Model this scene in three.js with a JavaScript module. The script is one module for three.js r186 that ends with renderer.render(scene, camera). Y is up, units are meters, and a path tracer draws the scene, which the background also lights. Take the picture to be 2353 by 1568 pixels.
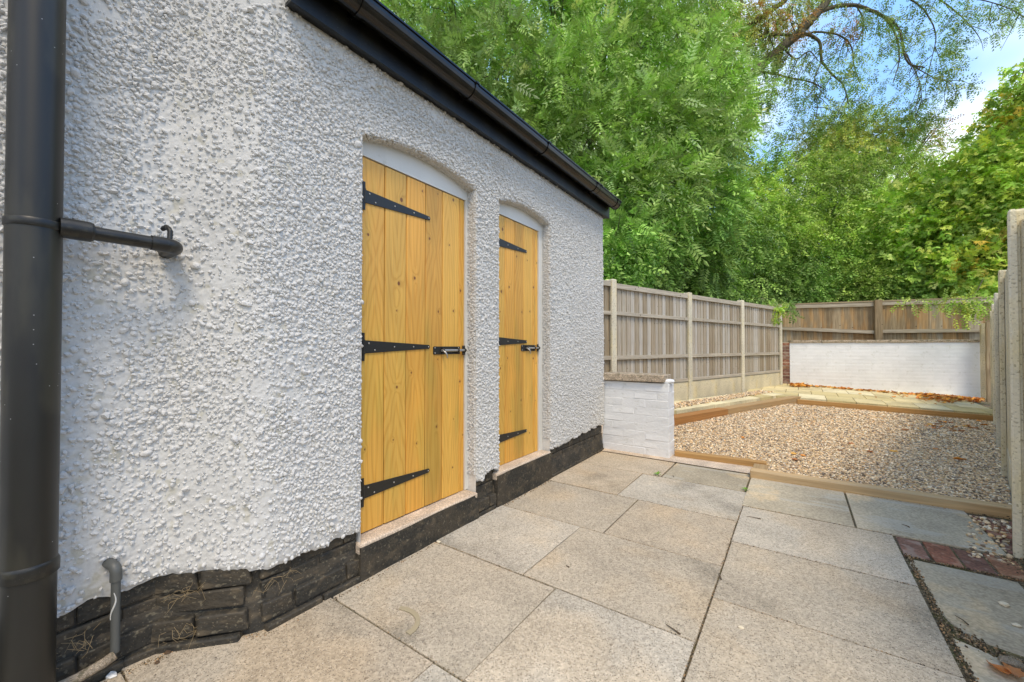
import * as THREE from 'three';
import { mergeGeometries } from 'three/addons/utils/BufferGeometryUtils.js';
import { RoundedBoxGeometry } from 'three/addons/geometries/RoundedBoxGeometry.js';

// ---------------------------------------------------------------- camera, sky, sun, exposure
const scene = new THREE.Scene();
const EYE = 1.05, YAW = THREE.MathUtils.degToRad(35.1), PITCH = Math.atan(13 / 933);
const camera = new THREE.PerspectiveCamera(80.08, 1024 / 682, 0.05, 400);
camera.position.set(0, EYE, 0);
camera.rotation.order = 'YXZ';
camera.rotation.set(PITCH, YAW, 0);

const renderer = new THREE.WebGLRenderer({ antialias: true });
renderer.setSize(1024, 682);
renderer.toneMapping = THREE.LinearToneMapping;
renderer.toneMappingExposure = 1.66;
renderer.shadowMap.enabled = true;

const sun = new THREE.DirectionalLight(0xffecd0, 1.5);
const SUN = new THREE.Vector3(0.38, 0.84, 0.30).normalize();
sun.position.copy(SUN).multiplyScalar(40);
sun.castShadow = true;
sun.shadow.radius = 34;
sun.shadow.camera.left = sun.shadow.camera.bottom = -22;
sun.shadow.camera.right = sun.shadow.camera.top = 22;
sun.shadow.camera.far = 100;
scene.add(sun, sun.target);

// ---------------------------------------------------------------- random and noise
let seedState = 20241;
function rnd() { seedState = (seedState * 1664525 + 1013904223) >>> 0; return seedState / 4294967296; }
function rr(a, b) { return a + (b - a) * rnd(); }
function pick(a) { return a[Math.floor(rnd() * a.length)]; }
function hash(x, y, s) {
  let h = Math.imul(x, 374761393) ^ Math.imul(y, 668265263) ^ Math.imul(s, 1274126177);
  h = Math.imul(h ^ (h >>> 13), 1274126177);
  return ((h ^ (h >>> 16)) >>> 0) / 4294967296;
}
const mod = (a, n) => ((a % n) + n) % n;
function vnoise(x, y, px, py, s) {
  const x0 = Math.floor(x), y0 = Math.floor(y);
  let fx = x - x0, fy = y - y0;
  fx = fx * fx * (3 - 2 * fx); fy = fy * fy * (3 - 2 * fy);
  const xa = mod(x0, px), xb = mod(x0 + 1, px), ya = mod(y0, py), yb = mod(y0 + 1, py);
  const a = hash(xa, ya, s), b = hash(xb, ya, s), c = hash(xa, yb, s), d = hash(xb, yb, s);
  return (a + (b - a) * fx) * (1 - fy) + (c + (d - c) * fx) * fy;
}
// tileable in u and v (both 0..1), returns 0..1
function fbm(u, v, px, py, oct, s) {
  let r = 0, a = 0.5, t = 0;
  for (let o = 0; o < oct; o++) { r += a * vnoise(u * px, v * py, px, py, s + o * 17); t += a; a *= 0.5; px *= 2; py *= 2; }
  return r / t;
}
const clamp = (x, a, b) => Math.min(b, Math.max(a, x));
const sstep = (a, b, x) => { const t = clamp((x - a) / (b - a), 0, 1); return t * t * (3 - 2 * t); };
const lerp = (a, b, t) => a + (b - a) * t;

// ---------------------------------------------------------------- sky: broken white cloud on blue
{
  const W = 1024, H = 512, d = new Float32Array(W * H * 4);
  for (let j = 0; j < H; j++) for (let i = 0; i < W; i++) {
    const el = (0.5 - (j + 0.5) / H) * Math.PI, az = (i + 0.5) / W * 2 * Math.PI;
    const up = Math.sin(el), t = clamp(up, 0, 1);
    let r = lerp(0.50, 0.13, Math.pow(t, 0.5)), g = lerp(0.68, 0.38, Math.pow(t, 0.5)), b = lerp(0.90, 0.90, Math.pow(t, 0.5));
    const k = 1 / (0.28 + t), cx = Math.cos(el) * Math.cos(az) * k, cy = Math.cos(el) * Math.sin(az) * k;
    const n = fbm(cx * 0.13 + 0.61, cy * 0.13 + 0.27, 12, 12, 7, 5), n2 = fbm(cx * 0.2 + 0.3, cy * 0.2 + 0.1, 6, 6, 3, 91);
    let c = sstep(0.40, 0.70, n * 0.8 + n2 * 0.22);
    c = lerp(c, 0.8, sstep(0.16, 0.0, t));
    const w = 0.95 + 0.16 * n2;
    r = lerp(r, w, c); g = lerp(g, w * 0.995, c); b = lerp(b, w * 0.985, c);
    if (el < 0) { r = 0.30; g = 0.30; b = 0.27; }
    // DataTexture rows run from the bottom up
    const o = ((H - 1 - j) * W + i) * 4; d[o] = r; d[o + 1] = g; d[o + 2] = b; d[o + 3] = 1;
  }
  const sky = new THREE.DataTexture(d, W, H, THREE.RGBAFormat, THREE.FloatType);
  sky.mapping = THREE.EquirectangularReflectionMapping;
  sky.magFilter = sky.minFilter = THREE.LinearFilter;
  sky.wrapS = THREE.RepeatWrapping;
  sky.needsUpdate = true;
  scene.background = sky; scene.environment = sky;
}

// ---------------------------------------------------------------- helpers
// a pixel of the 2353 x 1568 view of the photograph gives a direction (forward part 1)
const FPX = 933;
function ray(x, y) {
  let u = (x - 1176) / FPX, v = (784 - y) / FPX;
  const f = Math.cos(PITCH) - v * Math.sin(PITCH), yy = v * Math.cos(PITCH) + Math.sin(PITCH);
  u /= f; v = yy / f;
  return new THREE.Vector3(u * Math.cos(YAW) - Math.sin(YAW), v, -(Math.cos(YAW) + u * Math.sin(YAW)));
}
function at(x, y, depth) { return ray(x, y).multiplyScalar(depth).add(new THREE.Vector3(0, EYE, 0)); }
function hit(x, y, h) {                       // where the ray meets the ground of height h (number or function of x, z)
  const r = ray(x, y); let g = typeof h === 'number' ? h : 0, p = null;
  for (let k = 0; k < 12; k++) {
    const t = (g - EYE) / r.y; p = new THREE.Vector3(r.x * t, g, r.z * t);
    if (typeof h === 'number') break;
    g = lerp(g, h(p.x, p.z), 0.7);
  }
  p.y = typeof h === 'number' ? h : h(p.x, p.z);
  return p;
}
const used = {};
function numbered(n) { used[n] = (used[n] ?? -1) + 1; return used[n] ? n + '_' + String(used[n]).padStart(3, '0') : n; }
function sh(o) { o.castShadow = true; o.receiveShadow = true; return o; }
function tag(o, label, category, group) { o.userData.label = label; o.userData.category = category; if (group) o.userData.group = group; return o; }
function thing(name, label, category, group, pos) {
  const o = new THREE.Group(); o.name = numbered(name); tag(o, label, category, group);
  if (pos) o.position.copy(pos); scene.add(o); return o;
}
function single(name, geo, m, label, category, group) {
  const o = sh(new THREE.Mesh(geo, m)); o.name = numbered(name); tag(o, label, category, group); scene.add(o); return o;
}
function part(name, geo, m, parent) { const o = sh(new THREE.Mesh(geo, m)); o.name = name; parent.add(o); return o; }
function structure(name, parts) { const o = parts || new THREE.Group(); o.name = name; o.userData.kind = 'structure'; scene.add(o); return o; }
function sub(name, parent) { const o = new THREE.Group(); o.name = name; parent.add(o); return o; }

// texture coordinates in metres from the face direction, with an offset so pieces differ
function boxUV(g, ou = 0, ov = 0, swap = false) {
  if (g.index) g = g.toNonIndexed();
  g.computeVertexNormals();
  const p = g.attributes.position, n = g.attributes.normal, uv = new Float32Array(p.count * 2);
  for (let i = 0; i < p.count; i += 3) {
    let nx = 0, ny = 0, nz = 0;
    for (let k = 0; k < 3; k++) { nx += Math.abs(n.getX(i + k)); ny += Math.abs(n.getY(i + k)); nz += Math.abs(n.getZ(i + k)); }
    for (let k = 0; k < 3; k++) {
      const x = p.getX(i + k), y = p.getY(i + k), z = p.getZ(i + k);
      let a, b;
      if (ny >= nx && ny >= nz) { a = x; b = z; } else if (nx >= nz) { a = z; b = y; } else { a = x; b = y; }
      if (swap) [a, b] = [b, a];
      uv[(i + k) * 2] = a + ou; uv[(i + k) * 2 + 1] = b + ov;
    }
  }
  g.setAttribute('uv', new THREE.BufferAttribute(uv, 2));
  return g;
}
function box(w, h, d, x = 0, y = 0, z = 0) { const g = new THREE.BoxGeometry(w, h, d); g.translate(x, y, z); return g; }
function rbox(w, h, d, r = 0.004, x = 0, y = 0, z = 0) { const g = new RoundedBoxGeometry(w, h, d, 1, Math.min(r, w / 2.1, h / 2.1, d / 2.1)); g.translate(x, y, z); return g; }
function merge(list) { return mergeGeometries(list.map(g => { const k = g.index ? g.toNonIndexed() : g; for (const n of Object.keys(k.attributes)) if (!['position', 'normal', 'uv'].includes(n)) k.deleteAttribute(n); return k; })); }
function jitter(g, amp, s = 0, f = 30) {      // lumpy surface, same move for coincident corners
  const p = g.attributes.position;
  for (let i = 0; i < p.count; i++) {
    const x = p.getX(i), y = p.getY(i), z = p.getZ(i);
    const n = k => vnoise(x * f + y * f * 0.7 + 50, z * f + y * f * 0.9 + 50, 997, 997, s + k) - 0.5;
    p.setXYZ(i, x + n(1) * amp, y + n(2) * amp, z + n(3) * amp);
  }
  g.computeVertexNormals(); return g;
}
// slab: polygon of [x, z] points, top at y1, bottom at y0, with a worn edge
function slabGeo(pts, y0, y1, bev = 0.005) {
  const s = new THREE.Shape(pts.map(p => new THREE.Vector2(p[0], -p[1])));
  const g = new THREE.ExtrudeGeometry(s, { depth: y1 - y0 - bev, bevelEnabled: true, bevelThickness: bev, bevelSize: bev, bevelOffset: -bev, bevelSegments: 2 });
  g.rotateX(-Math.PI / 2); g.translate(0, y0, 0);
  return g;
}
function tube(pts, radii, seg = 7) {          // tapered tube through points
  const pos = [], idx = [], nor = [], uv = [];
  const N = pts.length; let prev = new THREE.Vector3(0.31, 0.2, 0.93);
  for (let i = 0; i < N; i++) {
    const t = new THREE.Vector3().subVectors(pts[Math.min(i + 1, N - 1)], pts[Math.max(i - 1, 0)]).normalize();
    let a = prev.clone().sub(t.clone().multiplyScalar(prev.dot(t)));
    if (a.lengthSq() < 1e-6) a = new THREE.Vector3(1, 0, 0).cross(t); a.normalize(); prev = a;
    const b = new THREE.Vector3().crossVectors(t, a);
    for (let k = 0; k <= seg; k++) {
      const q = k / seg * Math.PI * 2, n = a.clone().multiplyScalar(Math.cos(q)).addScaledVector(b, Math.sin(q));
      pos.push(pts[i].x + n.x * radii[i], pts[i].y + n.y * radii[i], pts[i].z + n.z * radii[i]); nor.push(n.x, n.y, n.z); uv.push(k / seg * 0.4, i * 0.3);
    }
  }
  for (let i = 0; i < N - 1; i++) for (let k = 0; k < seg; k++) { const a = i * (seg + 1) + k, b = a + seg + 1; idx.push(a, a + 1, b, b, a + 1, b + 1); }
  const g = new THREE.BufferGeometry();
  g.setAttribute('position', new THREE.Float32BufferAttribute(pos, 3)); g.setAttribute('normal', new THREE.Float32BufferAttribute(nor, 3)); g.setAttribute('uv', new THREE.Float32BufferAttribute(uv, 2)); g.setIndex(idx);
  return g;
}
function cyl(r0, r1, h, seg = 20, open = false) { return new THREE.CylinderGeometry(r1, r0, h, seg, 1, open); }
const V3 = (x, y, z) => new THREE.Vector3(x, y, z);

// ---------------------------------------------------------------- textures
function makeTex(W, H, size, fn, aspect = 1) {  // fn(u, v) -> [r, g, b (sRGB 0..255), height 0..1, rough 0..1]
  const c = new Uint8Array(W * H * 4), hgt = new Uint8Array(W * H * 4);
  for (let j = 0; j < H; j++) for (let i = 0; i < W; i++) {
    const o = (j * W + i) * 4, q = fn((i + 0.5) / W, (j + 0.5) / H);
    c[o] = clamp(q[0], 0, 255); c[o + 1] = clamp(q[1], 0, 255); c[o + 2] = clamp(q[2], 0, 255); c[o + 3] = 255;
    hgt[o] = hgt[o + 1] = hgt[o + 2] = clamp(q[3] * 255, 0, 255); hgt[o + 3] = 255;
  }
  const mk = (d, srgb) => {
    const t = new THREE.DataTexture(d, W, H, THREE.RGBAFormat); t.wrapS = t.wrapT = THREE.RepeatWrapping;
    t.magFilter = THREE.LinearFilter; t.minFilter = THREE.LinearMipmapLinearFilter; t.generateMipmaps = true; t.anisotropy = 8;
    if (srgb) t.colorSpace = THREE.SRGBColorSpace; t.repeat.set(1 / size, 1 / (size * aspect)); t.needsUpdate = true; return t;
  };
  return { map: mk(c, true), bump: mk(hgt, false) };
}
function mat(tx, o = {}) {
  const { bump = 0.002, color = 0xffffff, rough = 0.85, ...rest } = o;
  return new THREE.MeshStandardMaterial({ map: tx.map, bumpMap: tx.bump, bumpScale: bump, color, roughness: rough, ...rest });
}
const flat = (hex, rough = 0.7, o = {}) => new THREE.MeshStandardMaterial({ color: hex, roughness: rough, ...o });

// exposed-aggregate paving: beige with dark and light grains
const texSlab = makeTex(1024, 1024, 1.3, (u, v) => {
  const a = fbm(u, v, 3, 3, 5, 11), b = fbm(u, v, 9, 9, 4, 31), f = fbm(u, v, 160, 160, 2, 7), g = hash(Math.floor(u * 512), Math.floor(v * 512), 3), g2 = vnoise(u * 256, v * 256, 256, 256, 77);
  let s = 1 + (a - 0.5) * 0.13 + (b - 0.5) * 0.13 + (f - 0.5) * 0.26;
  let r = 184 * s, gg = 175 * s, bb = 158 * s;
  const warm = sstep(0.45, 0.75, fbm(u, v, 4, 4, 4, 55)); r += 5 * warm; bb -= 6 * warm;
  const stain = sstep(0.56, 0.74, fbm(u, v, 5, 5, 5, 66)); r -= 20 * stain; gg -= 19 * stain; bb -= 18 * stain;
  if (g > 0.955) { const k = 0.58; r *= k; gg *= k; bb *= k; }
  else if (g < 0.05) { r = lerp(r, 235, 0.55); gg = lerp(gg, 228, 0.55); bb = lerp(bb, 212, 0.55); }
  if (g2 > 0.86) { r *= 0.82; gg *= 0.8; bb *= 0.78; }
  return [r, gg, bb, f * 0.6 + (g > 0.955 ? 0 : 0.3)];
});
const texGrey = makeTex(512, 512, 0.9, (u, v) => {
  const a = fbm(u, v, 3, 3, 5, 21), f = fbm(u, v, 120, 120, 2, 9), p = sstep(0.58, 0.72, fbm(u, v, 5, 5, 4, 3));
  const st = sstep(0.6, 0.75, fbm(u, v, 4, 12, 4, 43)), s = 1 + (a - 0.5) * 0.3 + (f - 0.5) * 0.28;
  let r = 192 * s, g = 183 * s, b = 164 * s; r += 16 * p; g += 9 * p; r = lerp(r, 196, st * 0.5); g = lerp(g, 195, st * 0.5); b = lerp(b, 188, st * 0.5);
  return [r, g, b, f];
});
const texYellow = makeTex(512, 512, 1.1, (u, v) => {
  const a = fbm(u, v, 4, 4, 5, 61), f = fbm(u, v, 90, 90, 2, 19), p = sstep(0.52, 0.72, fbm(u, v, 6, 6, 4, 8)), s = 1 + (a - 0.5) * 0.24 + (f - 0.5) * 0.14;
  return [216 * s - 18 * p, 204 * s - 17 * p, 164 * s - 13 * p, f];
});
// weathered fence board: grain runs along v
function woodFn(base, dark, knots, seed, streak) {
  const ks = []; for (let i = 0; i < knots; i++) ks.push([hash(i, 1, seed), hash(i, 2, seed), 0.5 + hash(i, 3, seed)]);
  return (u, v) => {
    const w = fbm(u, v, 5, 2, 3, seed + 4) * 0.05;
    let g = fbm(u + w, v, 60, 3, 4, seed), c = fbm(u, v, 12, 2, 4, seed + 9), fine = fbm(u, v, 150, 12, 2, seed + 2);
    let t = clamp((g - 0.32) * 1.5, 0, 1) * 0.62 + fine * 0.38, kd = 0;
    for (const k of ks) { let du = Math.abs(u - k[0]); du = Math.min(du, 1 - du); let dv = Math.abs(v - k[1]); dv = Math.min(dv, 1 - dv); const d = Math.hypot(du * 1.6, dv * 2.0) / (0.011 * k[2]); kd = Math.max(kd, 1 - sstep(0.5, 1.2, d)); }
    const m = sstep(0.45, 0.7, c) * streak * 0.7;
    let r = lerp(dark[0], base[0], t), gg = lerp(dark[1], base[1], t), b = lerp(dark[2], base[2], t);
    r += m * 26; gg += m * 6; b -= m * 16;
    r = lerp(r, 52, kd * 0.8); gg = lerp(gg, 40, kd * 0.8); b = lerp(b, 30, kd * 0.8);
    return [r, gg, b, t];
  };
}
const texFence = makeTex(1024, 1024, 1.2, woodFn([222, 217, 205], [164, 157, 144], 34, 101, 0.14));
const texBack = makeTex(1024, 1024, 1.4, woodFn([202, 193, 172], [136, 123, 102], 18, 211, 1.1));
const texTimber = makeTex(512, 1024, 0.5, woodFn([218, 196, 158], [176, 148, 108], 6, 301, 0.4), 3);
const texBark = makeTex(256, 512, 0.6, (u, v) => { const f = fbm(u, v, 16, 5, 4, 71), m = sstep(0.5, 0.75, fbm(u, v, 3, 3, 4, 5)); const s = 0.55 + f * 0.8; return [92 * s - 8 * m, 86 * s + 4 * m, 66 * s - 14 * m, f]; });
// stained pine, seven boards side by side
const PINE = 7;
const texPine = (() => {
  const bd = [];
  for (let i = 0; i < PINE; i++) {
    const ks = [], n = 3 + Math.floor(hash(i, 9, 4) * 5);
    for (let k = 0; k < n; k++) ks.push([0.2 + 0.6 * hash(i, k, 6), (k + 0.15 + 0.7 * hash(i, k, 7)) / n * 2, 0.003 + 0.010 * hash(i, k, 8) * hash(i, k, 18)]);
    bd.push({ xc: 0.3 + 0.4 * hash(i, 1, 1), y0: 2 * hash(i, 2, 1), k: 16 + 12 * hash(i, 3, 1), tone: hash(i, 4, 1) - 0.5, hue: hash(i, 5, 1) - 0.5, ks, curl: 0.6 + hash(i, 6, 1) });
  }
  return makeTex(1024, 2048, 1, (u, v) => {
    const i = Math.min(PINE - 1, Math.floor(u * PINE)), q = bd[i], x = u * PINE - i, y = v * 2;
    const wob = fbm(u, v, 14, 5, 4, 401) - 0.5;
    let dy = Math.abs(y - q.y0); dy = Math.min(dy, 2 - dy);
    let t = Math.abs(x - q.xc) * 0.8 + q.curl * 0.5 * dy * dy + wob * 0.3, core = 0, halo = 0;
    for (const k of q.ks) {
      const d = Math.hypot((x - k[0]) * 0.137, (y - k[1]) * 0.72) / k[2];
      t += Math.exp(-d * d * 0.16) * 0.22; core = Math.max(core, 1 - sstep(0.55, 1.0, d)); halo = Math.max(halo, Math.exp(-d * d * 0.25));
    }
    const ring = 0.5 + 0.5 * Math.sin(t * q.k * 2.2), late = Math.pow(ring, 3), fine = fbm(u, v, 220, 10, 2, 33), patch = fbm(u, v, 7, 4, 4, 55) - 0.5;
    let s = 1 + q.tone * 0.26 + (fine - 0.5) * 0.12 + patch * 0.14 - late * 0.05 - halo * 0.06;
    let r = 218 * s, g = (168 + q.hue * 10 - late * 6) * s, b = (76 + q.hue * 10 - late * 10) * s;
    const green = sstep(0.55, 0.75, fbm(u, v, 7, 3, 3, 88)); r -= 14 * green; g -= 2 * green;
    r = lerp(r, 104, core * 0.85); g = lerp(g, 58, core * 0.85); b = lerp(b, 24, core * 0.85);
    return [r, g, b, 0.5 - late * 0.35 + fine * 0.3];
  }, 2);
})();
const texRender = makeTex(1024, 1024, 1.0, (u, v) => {
  const f = fbm(u, v, 120, 120, 3, 13), a = fbm(u, v, 4, 4, 5, 17), d = sstep(0.62, 0.8, fbm(u, v, 26, 26, 3, 23)), s = 1 + (a - 0.5) * 0.08 + (f - 0.5) * 0.08;
  return [203 * s - 14 * d, 202 * s - 16 * d, 197 * s - 24 * d, f];
});
const texPaint = makeTex(512, 512, 0.8, (u, v) => { const f = fbm(u, v, 60, 60, 3, 213), a = fbm(u, v, 6, 6, 5, 217), d = sstep(0.68, 0.82, fbm(u, v, 18, 18, 4, 9)), s = 1 + (a - 0.5) * 0.06; return [231 * s - 12 * d, 232 * s - 12 * d, 231 * s - 15 * d, f * 0.5 + a * 0.5]; });
const texBlack = makeTex(512, 512, 0.6, (u, v) => {
  const f = fbm(u, v, 70, 70, 3, 313), a = fbm(u, v, 7, 7, 5, 317), dust = sstep(0.54, 0.74, fbm(u, v, 12, 20, 5, 39)), w = sstep(0.74, 0.8, fbm(u, v, 60, 60, 2, 49)), s = 0.7 + f * 0.6;
  const brn = sstep(0.42, 0.66, fbm(u, v, 5, 9, 5, 139)), sp = hash(Math.floor(u * 256), Math.floor(v * 256), 91);
  let r = 46 * s, g = 44 * s, b = 38 * s; r = lerp(r, 92, brn * 0.42); g = lerp(g, 80, brn * 0.42); b = lerp(b, 62, brn * 0.42); r = lerp(r, 140, dust * 0.3); g = lerp(g, 122, dust * 0.3); b = lerp(b, 94, dust * 0.3); r = lerp(r, 190, w * 0.3); g = lerp(g, 180, w * 0.3); b = lerp(b, 150, w * 0.3);
  if (sp > 0.985) { r = lerp(r, 180, 0.4); g = lerp(g, 160, 0.4); b = lerp(b, 128, 0.4); }
  return [r, g, b, f * 0.6 + a * 0.4];
});
const texPlastic = makeTex(512, 1024, 0.5, (u, v) => {
  const sm = fbm(u, v, 5, 5, 5, 511), sp = hash(Math.floor(u * 256), Math.floor(v * 512), 12), sm2 = sstep(0.5, 0.75, fbm(u, v, 8, 4, 5, 77));
  let r = 20 + sm * 18 + sm2 * 18, g = 20 + sm * 17 + sm2 * 17, b = 18 + sm * 14 + sm2 * 12;
  if (sp > 0.9993) { r = g = b = 190; }
  return [r, g, b, sm];
}, 2);
const texConc = makeTex(512, 512, 0.7, (u, v) => { const f = fbm(u, v, 90, 90, 3, 613), a = fbm(u, v, 4, 3, 5, 617), p = sstep(0.7, 0.78, fbm(u, v, 70, 70, 2, 3)), y = sstep(0.55, 0.75, fbm(u, v, 3, 3, 4, 99)), s = 1 + (a - 0.5) * 0.18 + (f - 0.5) * 0.12; return [214 * s - 40 * p + 6 * y, 210 * s - 42 * p + 2 * y, 196 * s - 44 * p - 12 * y, f - p * 0.6]; });
const texCoping = makeTex(512, 512, 0.5, (u, v) => { const f = fbm(u, v, 60, 60, 3, 713), a = fbm(u, v, 5, 5, 5, 717), m = sstep(0.5, 0.68, fbm(u, v, 9, 9, 5, 8)), s = 0.62 + f * 0.7; let r = 176 * s, g = 160 * s, b = 138 * s; r = lerp(r, 104, m * 0.6); g = lerp(g, 98, m * 0.6); b = lerp(b, 74, m * 0.6); return [r, g, b, f * 0.7 + a * 0.3]; });
const texBrick = makeTex(512, 512, 0.4, (u, v) => { const f = fbm(u, v, 50, 50, 3, 813), a = fbm(u, v, 5, 5, 4, 817), w = sstep(0.52, 0.7, fbm(u, v, 8, 8, 4, 2)), s = 0.72 + f * 0.5 + (a - 0.5) * 0.3; let r = 152 * s, g = 112 * s, b = 94 * s; r = lerp(r, 188, w * 0.6); g = lerp(g, 170, w * 0.6); b = lerp(b, 154, w * 0.6); return [r, g, b, f]; });
const texSoil = makeTex(512, 512, 0.6, (u, v) => { const f = fbm(u, v, 60, 60, 3, 913), a = fbm(u, v, 5, 5, 5, 917), s = 0.5 + f * 0.8, m = sstep(0.5, 0.7, a), g = hash(Math.floor(u * 200), Math.floor(v * 200), 8); let r = 102 * s, gg = 90 * s + m * 6, b = 66 * s - m * 10; if (g > 0.94) { r = 170; gg = 158; b = 134; } return [r, gg, b, f]; });
const texSand = makeTex(512, 512, 0.5, (u, v) => { const f = fbm(u, v, 120, 120, 2, 77), a = fbm(u, v, 5, 5, 5, 78), s = 0.75 + f * 0.45 + (a - 0.5) * 0.3; return [200 * s, 182 * s, 160 * s, f]; });

const M = {
  slab: [0xffffff, 0xf6efe6, 0xfff6ea, 0xf4f0ea].map(c => mat(texSlab, { color: c, bump: 0.0022, rough: 0.9 })),
  grey: [0xf2efe8, 0xe6e2da, 0xf6f2ea].map(c => new THREE.MeshPhysicalMaterial({ map: texGrey.map, bumpMap: texGrey.bump, bumpScale: 0.0015, color: c, roughness: 1, specularIntensity: 0.25 })),
  yellow: [0xffffff, 0xf4efe0, 0xece6cf].map(c => mat(texYellow, { color: c, bump: 0.001, rough: 0.9 })),
  fence: [0xffffff, 0xefe9e0, 0xe2d8c8, 0xf3efe6, 0xd6cbb8].map(c => mat(texFence, { color: c, bump: 0.002, rough: 0.9 })),
  back: [0xffffff, 0xe8dcc6, 0xd4c6b0, 0xf2e6d2].map(c => mat(texBack, { color: c, bump: 0.002, rough: 0.9 })),
  timber: [0xffffff, 0xe8d2ac, 0xd8b486, 0xded8cc].map(c => mat(texTimber, { color: c, bump: 0.0015, rough: 0.85 })),
  newwood: mat(texTimber, { color: 0xe0a862, bump: 0.001 }),
  pine: mat(texPine, { bump: 0.0006, rough: 0.48 }),
  render: mat(texRender, { bump: 0.0016, rough: 0.8 }),
  lump: flat(0xcccbc7, 0.9),
  paint: mat(texPaint, { bump: 0.003, rough: 0.7 }),
  whitewall: mat(texPaint, { bump: 0.0012, rough: 0.8, color: 0xffffff }),
  whitewood: mat(texPaint, { bump: 0.0008, rough: 0.6, color: 0xeae8e2 }),
  black: mat(texBlack, { bump: 0.004, rough: 0.75 }),
  plastic: mat(texPlastic, { bump: 0.0003, rough: 0.4 }),
  gutter: mat(texPlastic, { color: 0xa8a49c, bump: 0.0002, rough: 0.25 }),
  fascia: mat(texPlastic, { color: 0xa4a49c, bump: 0.0002, rough: 0.4 }),
  greypipe: flat(0x555754, 0.5),
  conc: [0xfffaec, 0xf6eed8, 0xf2eee2].map(c => mat(texConc, { color: c, bump: 0.002, rough: 0.9 })),
  coping: mat(texCoping, { bump: 0.006, rough: 0.95 }),
  brick: [0xf2d8c8, 0xd8c8c4, 0xf6e2d4, 0xb4a09c, 0xe6e6e6, 0xd2cccc, 0xf0e4cc].map(c => mat(texBrick, { color: c, bump: 0.003, rough: 0.9 })),
  soil: mat(texSoil, { bump: 0.008, rough: 1 }),
  sand: mat(texSand, { bump: 0.003, rough: 1 }),
  iron: flat(0x24231f, 0.42),
  steel: flat(0xb9b6ae, 0.35, { metalness: 0.8 }),
  bark: mat(texBark, { bump: 0.015, rough: 0.95 }),
  roof: flat(0x4a4b4e, 0.8),
  dark: flat(0x1b1a18, 0.9),
};

// ================================================================ GROUND
// heights: the patio is level at 0; the gravel and the far terrace climb to the left
function terraceH(x, z) { return -0.0516 + 0.02183 * -z - 0.05724 * x; }
function gravelH(x, z) {
  const far = terraceH(x, z) - 0.075, k = sstep(4.0, 7.0, -z);
  return lerp(0.030, far, k);
}
{
  const g = new THREE.PlaneGeometry(160, 160, 1, 1); g.rotateX(-Math.PI / 2); g.translate(0, -0.16, 0);
  structure('ground', sh(new THREE.Mesh(boxUV(g), M.soil)));
}
{ // bedding soil under the slabs
  const g = new THREE.PlaneGeometry(7, 5.6); g.rotateX(-Math.PI / 2); g.translate(0.4, -0.009, -1.4);
  structure('soil_bed', sh(new THREE.Mesh(boxUV(g), M.soil)));
}
const patio = structure('patio');
function addSlab(x0, x1, z0, z1, m, parent = patio, name = 'slab') {
  const gp = 0.0034, q = () => rr(-0.0022, 0.0022), y = rr(-0.002, 0.002);
  const g = slabGeo([[x0 + gp + q(), z0 - gp + q()], [x1 - gp + q(), z0 - gp + q()], [x1 - gp + q(), z1 + gp + q()], [x0 + gp + q(), z1 + gp + q()]], -0.05, y, 0.004);
  return part(name, boxUV(g, rr(0, 5), rr(0, 5)), m, parent);
}
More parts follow.
